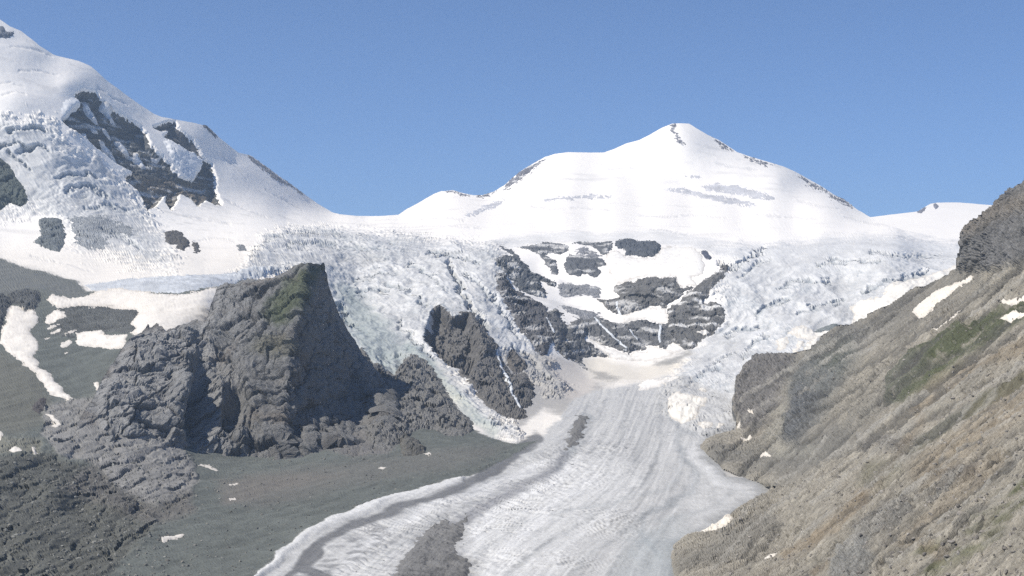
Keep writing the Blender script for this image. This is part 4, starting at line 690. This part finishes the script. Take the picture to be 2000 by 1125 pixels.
for pl, lb, th in (([(98, 574), (140, 586), (170, 576), (200, 566), (240, 565), (300, 573), (350, 579), (420, 562), (445, 575), (440, 600), (430, 640), (400, 660), (345, 655), (300, 655), (275, 660), (256, 652), (266, 641), (256, 633), (271, 616), (266, 608), (230, 603), (200, 599), (150, 601), (110, 604), (94, 590)], 'large smooth cream snowfield behind the rock tower shoulder', 5),
        ([(20, 600), (35, 598), (50, 611), (70, 606), (76, 622), (60, 650), (72, 670), (76, 680), (65, 700), (76, 706), (72, 717), (86, 725), (110, 745), (132, 770), (147, 784), (125, 783), (100, 770), (80, 746), (58, 722), (38, 706), (10, 686), (0, 668), (6, 640)], 'long snow tongue winding down the left scree gully', 4),
        ([(150, 652), (180, 647), (200, 645), (206, 656), (240, 654), (250, 655), (246, 670), (252, 681), (230, 686), (200, 681), (170, 678), (150, 675)], 'flat snow patch under the dark scree slab', 3), ([(118, 672), (135, 664), (142, 668), (132, 680), (118, 682)], 'small two-lobed snow patch on the grey scree', 2), ([(88, 618), (105, 608), (128, 610), (130, 622), (112, 626), (95, 632), (90, 628)], 'comb-shaped snow patch left of the dark scree slab', 2.5),
        ([(92, 641), (108, 635), (126, 631), (110, 639), (95, 645)], 'upper thin snow stripe on the scree', 2), ([(98, 651), (110, 645), (123, 641), (118, 647), (100, 653)], 'middle thin snow stripe on the scree', 2), ([(125, 654), (140, 648), (156, 644), (145, 651), (128, 657)], 'lower thin snow stripe on the scree', 2), ([(82, 661), (100, 656), (96, 662), (88, 665)], 'short snow dash beside the long snow tongue', 2),
        ([(126, 690), (138, 684), (135, 689), (128, 693)], 'slim snow dash on the grey slope', 1.5), ([(84, 809), (92, 808), (106, 815), (117, 825), (115, 836), (92, 835), (105, 828), (100, 820)], 'curled snow patch at the edge of the ice-worn slabs', 2.5), ([(14, 879), (30, 872), (40, 878), (52, 886), (30, 889)], 'bright snow patch under a grassy rock', 2.5), ([(61, 874), (68, 875), (71, 882), (76, 890), (66, 889)], 'small comma-shaped snow patch on the slabs', 2), ([(-30, 842), (2, 845), (8, 855), (2, 860), (-30, 858)], 'snow patch at the edge of the grey scree cone', 2),
        ([(183, 750), (190, 748), (198, 757), (196, 770), (188, 764)], 'tiny snow wedge where the scree meets the tower', 2), ([(312, 1061), (335, 1049), (358, 1046), (362, 1050), (342, 1060), (318, 1069)], 'lone cream snow patch low on the moraine', 2.5), ([(378, 908), (405, 909), (430, 922), (412, 919), (395, 912)], 'thin snow rim under the shaded knob', 2), ([(442, 950), (468, 947), (464, 951), (448, 953)], 'tiny upper snow sliver on the moraine', 1.5), ([(446, 974), (462, 972), (460, 976), (448, 977)], 'tiny lower snow sliver on the moraine', 1.5), ([(733, 919), (745, 915), (757, 917), (748, 921)], 'snow sliver on the scree below the tower', 1.5), ([(824, 889), (836, 885), (844, 888), (838, 894)], 'snow dab beside the detached rock block', 1.5)):
    snow(V, pl, lb, GL, OLD_SNOW, th * .6, warp=min(4.5, 1.0 + th))
GH = 'snow fields of the horseshoe'
for pl, lb in (([(1182, 500), (1195, 492), (1210, 490), (1222, 503), (1250, 506), (1278, 503), (1292, 484), (1330, 482), (1355, 484), (1372, 500), (1376, 520), (1372, 535), (1350, 545), (1360, 560), (1325, 562), (1318, 541), (1290, 543), (1262, 539), (1230, 548), (1205, 556), (1195, 540), (1185, 525)], 'big white snow bowl in the upper horseshoe'), ([(1216, 618), (1240, 609), (1268, 602), (1300, 604), (1302, 620), (1306, 630), (1280, 630), (1262, 622), (1235, 624), (1214, 631)], 'white snow strip under the broad rock bank'),
        ([(1145, 655), (1165, 668), (1195, 683), (1215, 690), (1232, 695), (1240, 686), (1260, 690), (1262, 676), (1300, 682), (1320, 690), (1290, 700), (1270, 706), (1230, 704), (1195, 700), (1170, 685)], 'snow apron below the waterfall band'), ([(1303, 680), (1312, 670), (1330, 678), (1335, 684), (1318, 690), (1300, 690)], 'small pointed snow patch right of the waterfall'), ([(1245, 752), (1262, 740), (1330, 738), (1310, 748), (1270, 758), (1250, 762)], 'snow tongue on the ice at the head of the glacier'), ([(1355, 655), (1375, 648), (1392, 650), (1375, 658)], 'tiny snow ledge at the icefall foot')):
    snow(V, pl, lb, GH, (.89, .87, .83), 3, 6, 4)
GI = 'snow patches on the right icefall'
for pl, lb in (([(1309, 776), (1322, 774), (1340, 778), (1381, 787), (1366, 804), (1360, 820), (1348, 826), (1335, 829), (1310, 816), (1303, 795)], 'large rounded cream snow patch on the glacier bend'), ([(1363, 829), (1378, 824), (1390, 828), (1388, 836), (1374, 841)], 'small snow patch below the large rounded one'), ([(1395, 835), (1404, 829), (1415, 832), (1402, 838)], 'tiny snow patch beside the rock knob foot'), ([(1368, 762), (1376, 760), (1382, 766), (1376, 773), (1367, 770)], 'round snow spot above the large rounded patch'),
        ([(1655, 602), (1690, 590), (1720, 584), (1735, 562), (1760, 552), (1800, 545), (1840, 532), (1878, 518), (1890, 530), (1810, 566), (1745, 602), (1690, 630), (1658, 640), (1672, 615)], 'long snow band between the icefall and the hillside edge'), ([(1536, 656), (1550, 645), (1568, 637), (1592, 648), (1630, 645), (1612, 664), (1585, 670), (1560, 666)], 'snow patch at the hillside lip'), ([(1515, 668), (1535, 664), (1541, 678), (1528, 688), (1518, 690)], 'small snow tooth above the brown knob'), ([(1572, 676), (1600, 660), (1604, 676), (1590, 692), (1566, 700)], 'snow wedge against the hillside edge'), ([(1548, 692), (1560, 674), (1568, 674), (1564, 686), (1550, 700)], 'thin snow finger above the brown knob')):
    snow(V, pl, lb, GI, (.82, .79, .73), 3, 6, 5)
for pl, lb in (([(1086, 552), (1120, 554), (1150, 558), (1172, 566), (1172, 578), (1130, 574), (1098, 582)], 'pale grey slab lying across the middle of the horseshoe snow'), ([(1094, 594), (1130, 599), (1160, 608), (1180, 622), (1150, 626), (1110, 612)], 'pale grey slab just above the lower rock band'), ([(1140, 482), (1160, 492), (1180, 508), (1150, 500), (1118, 498)], 'grey scree tongue under the ice rim'), ([(1088, 602), (1102, 622), (1112, 642), (1098, 640), (1084, 622)], 'dark rock step joining the long ridge to the lower rock band')):
    outcrop(V, pl, lb, GC, (.28, .285, .30) if 'dark' not in lb else (.15, .152, .158), 5, 5, 5, 20, 4, 7, ledge=.3)
outcrop(V, [(1590, 648), (1604, 640), (1620, 634), (1640, 640), (1628, 648), (1605, 650)], 'grey rock showing below the right icefall at the hillside lip', GC, (.22, .24, .24), 6, 4, 4, 14, 3)
GR = 'snow patches on the right hillside'
for pl, lb in (([(1785, 616), (1800, 595), (1840, 571), (1885, 551), (1910, 541), (1907, 552), (1860, 580), (1820, 612), (1796, 625)], 'long slanting cream snow patch high on the brown hillside'), ([(1818, 657), (1850, 630), (1882, 607), (1866, 622), (1840, 646)], 'thin snow streak below the long slanting patch'), ([(1958, 600), (1985, 588), (2030, 582), (2030, 597), (1985, 600)], 'snow strip just above the grass band'), ([(1955, 632), (1975, 618), (2030, 604), (2030, 614), (1975, 631)], 'snow strip just below the grass band'),
        ([(1345, 1056), (1365, 1036), (1395, 1021), (1433, 1015), (1426, 1030), (1410, 1038), (1375, 1049)], 'cream snow patch where the hillside meets the glacier'), ([(1461, 823), (1468, 816), (1468, 806), (1476, 813), (1482, 812), (1479, 821), (1470, 822)], 'bird-shaped white snow patch on the brown knob'), ([(1440, 843), (1444, 834), (1449, 837), (1447, 844)], 'tiny snow spot at the foot of the brown knob'), ([(1445, 860), (1460, 856), (1472, 854), (1468, 862), (1455, 863)], 'flat old snow patch on the scree below the knob'), ([(1476, 904), (1488, 899), (1492, 892), (1502, 889), (1514, 898), (1500, 898), (1488, 903)], 'ragged old snow patch on the scree terrace'), ([(1488, 1106), (1505, 1094), (1526, 1085), (1516, 1098), (1500, 1105)], 'pale snow remnant low on the streaked scree')):
    snow(H, pl, lb, GR, (.80, .75, .66), 1.0, 4, 3.0)
# debris lying on the ice
GD = 'debris sheets on the glacier'
for pl, lb in (([(765, 1135), (785, 1095), (815, 1055), (845, 1025), (868, 1010), (880, 1026), (908, 1004), (906, 1040), (886, 1062), (895, 1085), (921, 1100), (908, 1135), (890, 1200), (740, 1200)], 'wide grey debris sheet spread over the middle of the glacier'), ([(1129, 812), (1148, 808), (1146, 830), (1138, 848), (1126, 868), (1105, 881), (1108, 862), (1116, 838)], 'dark block of debris at the start of the middle moraine')):
    o = V.piece('moraine_debris', pl, M_DEBRIS, (.18, .178, .175), 2.5, 8, 8, 3, 0, 16, 1.0, .22, .3, flat=True); set_props(o, lb, 'debris', GD)
# meltwater threads down the cliffs
GT = 'meltwater threads on the rock'
def ribbon(pts, w):
    a = np.array(pts, float); d = np.gradient(a, axis=0); n = np.stack([-d[:, 1], d[:, 0]], 1); n /= np.linalg.norm(n, axis=1)[:, None]
    return [tuple(x) for x in np.concatenate([a + n * w, (a - n * w)[::-1]])]
for pts, w, lb in (([(1160, 622), (1172, 636), (1190, 655), (1208, 670), (1224, 684)], 1.5, 'long slanting meltwater thread on the lower rock band'), ([(1290, 634), (1290, 648), (1287, 662), (1289, 672)], 1.9, 'white waterfall dropping down the right of the lower rock band'), ([(1206, 590), (1204, 602), (1212, 616)], 1.6, 'thin stream in the notch of the broad rock bank'), ([(1230, 645), (1236, 658), (1244, 668)], 1.3, 'faint short stream on the lower rock band'), ([(1065, 625), (1074, 640), (1080, 655)], 1.2, 'faint stream at the left end of the lower rock band'),
        ([(968, 690), (974, 710), (984, 735), (992, 750), (996, 768), (1004, 785), (1016, 800)], 2.0, 'bluish cascade running down beside the heart-shaped cliff')):
    o = V.piece('meltwater_stream', ribbon(pts, w), M_SNOW, (.66, .69, .72), 2.5, 1.2, .8, 0, 0, 30, .2, .05, .8); set_props(o, lb, 'stream', GT)

# loose stones scattered over scree: far too many to count
def rubble(name, layer, sel, count, smin, smax, rgb, seed, label):
    r = np.random.RandomState(seed); ids = np.where(sel)[0]; ids = ids[r.randint(0, len(ids), count)]
    ph = (1 + 5 ** .5) / 2; ico = np.array([(-1, ph, 0), (1, ph, 0), (-1, -ph, 0), (1, -ph, 0), (0, -1, ph), (0, 1, ph), (0, -1, -ph), (0, 1, -ph), (ph, 0, -1), (ph, 0, 1), (-ph, 0, -1), (-ph, 0, 1)]) / 1.9
    fc = np.array([(0, 11, 5), (0, 5, 1), (0, 1, 7), (0, 7, 10), (0, 10, 11), (1, 5, 9), (5, 11, 4), (11, 10, 2), (10, 7, 6), (7, 1, 8), (3, 9, 4), (3, 4, 2), (3, 2, 6), (3, 6, 8), (3, 8, 9), (4, 9, 5), (2, 4, 11), (6, 2, 10), (8, 6, 7), (9, 8, 1)])
    size = smin + (smax - smin) * r.rand(count) ** 4
    Vv = ico[None] * (size[:, None] * (.6 + .8 * r.rand(count, 3)))[:, None, :] * (.75 + .5 * r.rand(count, 12, 1)); c_, s_ = np.cos(r.rand(count) * 6.3), np.sin(r.rand(count) * 6.3)
    x, y = Vv[..., 0] * c_[:, None] - Vv[..., 1] * s_[:, None], Vv[..., 0] * s_[:, None] + Vv[..., 1] * c_[:, None]
    Vv = np.stack([x, y, Vv[..., 2]], -1) + layer.Pf[ids][:, None] + np.concatenate([r.normal(size=(count, 2)) * .8, np.zeros((count, 1))], 1)[:, None]
    Q = (fc[None] + (np.arange(count) * 12)[:, None, None]).reshape(-1, 3)
    t = np.repeat(np.array(rgb)[None] * (.7 + .8 * r.rand(count, 1)), 12, 0)
    o = mesh_object(name, Vv.reshape(-1, 3), Q, M_ROCK, t, np.full(count * 12, .5)); set_props(o, label, kind='stuff')
    o.data.polygons.foreach_set('use_smooth', np.zeros(len(Q), bool))
onhill = (H.uf < 2100) & (H.vf > 560) & (H.relief > .5)
rubble('rubble', H, onhill & (H.D.ravel() < 3000), 11000, .2, 1.7, (.26, .24, .215), 3, 'loose stones strewn over the brown hillside')
rubble('rubble', V, (m_low > .9) & (V.vf > 900) & (V.vf < 1200) & (V.uf > -100) & (V.uf < 330), 2200, .5, 2.6, (.19, .19, .175), 8, 'coarse stones among the dark hummocks')
rubble('rubble', V, (m_low > .9) & (V.vf > 880) & (V.vf < 1200) & (V.uf > -100), 3000, .4, 1.9, (.20, .195, .175), 4, 'loose stones strewn over the grey moraine')

# ------------------------------------------------------------------ haze
def haze_box(lo, hi, density, colour):
    me = bpy.data.meshes.new('haze'); x0, y0, z0 = lo; x1, y1, z1 = hi
    me.from_pydata([(x0, y0, z0), (x1, y0, z0), (x1, y1, z0), (x0, y1, z0), (x0, y0, z1), (x1, y0, z1), (x1, y1, z1), (x0, y1, z1)], [], [(3, 2, 1, 0), (4, 5, 6, 7), (0, 1, 5, 4), (1, 2, 6, 5), (2, 3, 7, 6), (3, 0, 4, 7)])
    m = bpy.data.materials.new('haze_air'); m.use_nodes = True; nt = m.node_tree; nt.nodes.clear()
    pv = nt.nodes.new('ShaderNodeVolumePrincipled'); pv.inputs['Density'].default_value = density; pv.inputs['Color'].default_value = (*colour, 1); pv.inputs['Anisotropy'].default_value = 0.2
    out = nt.nodes.new('ShaderNodeOutputMaterial'); nt.links.new(pv.outputs[0], out.inputs['Volume'])
    me.materials.append(m); o = bpy.data.objects.new('haze', me); col.objects.link(o); set_props(o, 'pale blue air haze filling the valley', kind='stuff')
haze_box((-10000, -3500, -331), (10000, 17000, 1650), 4.0e-5, (.62, .79, 1.0))
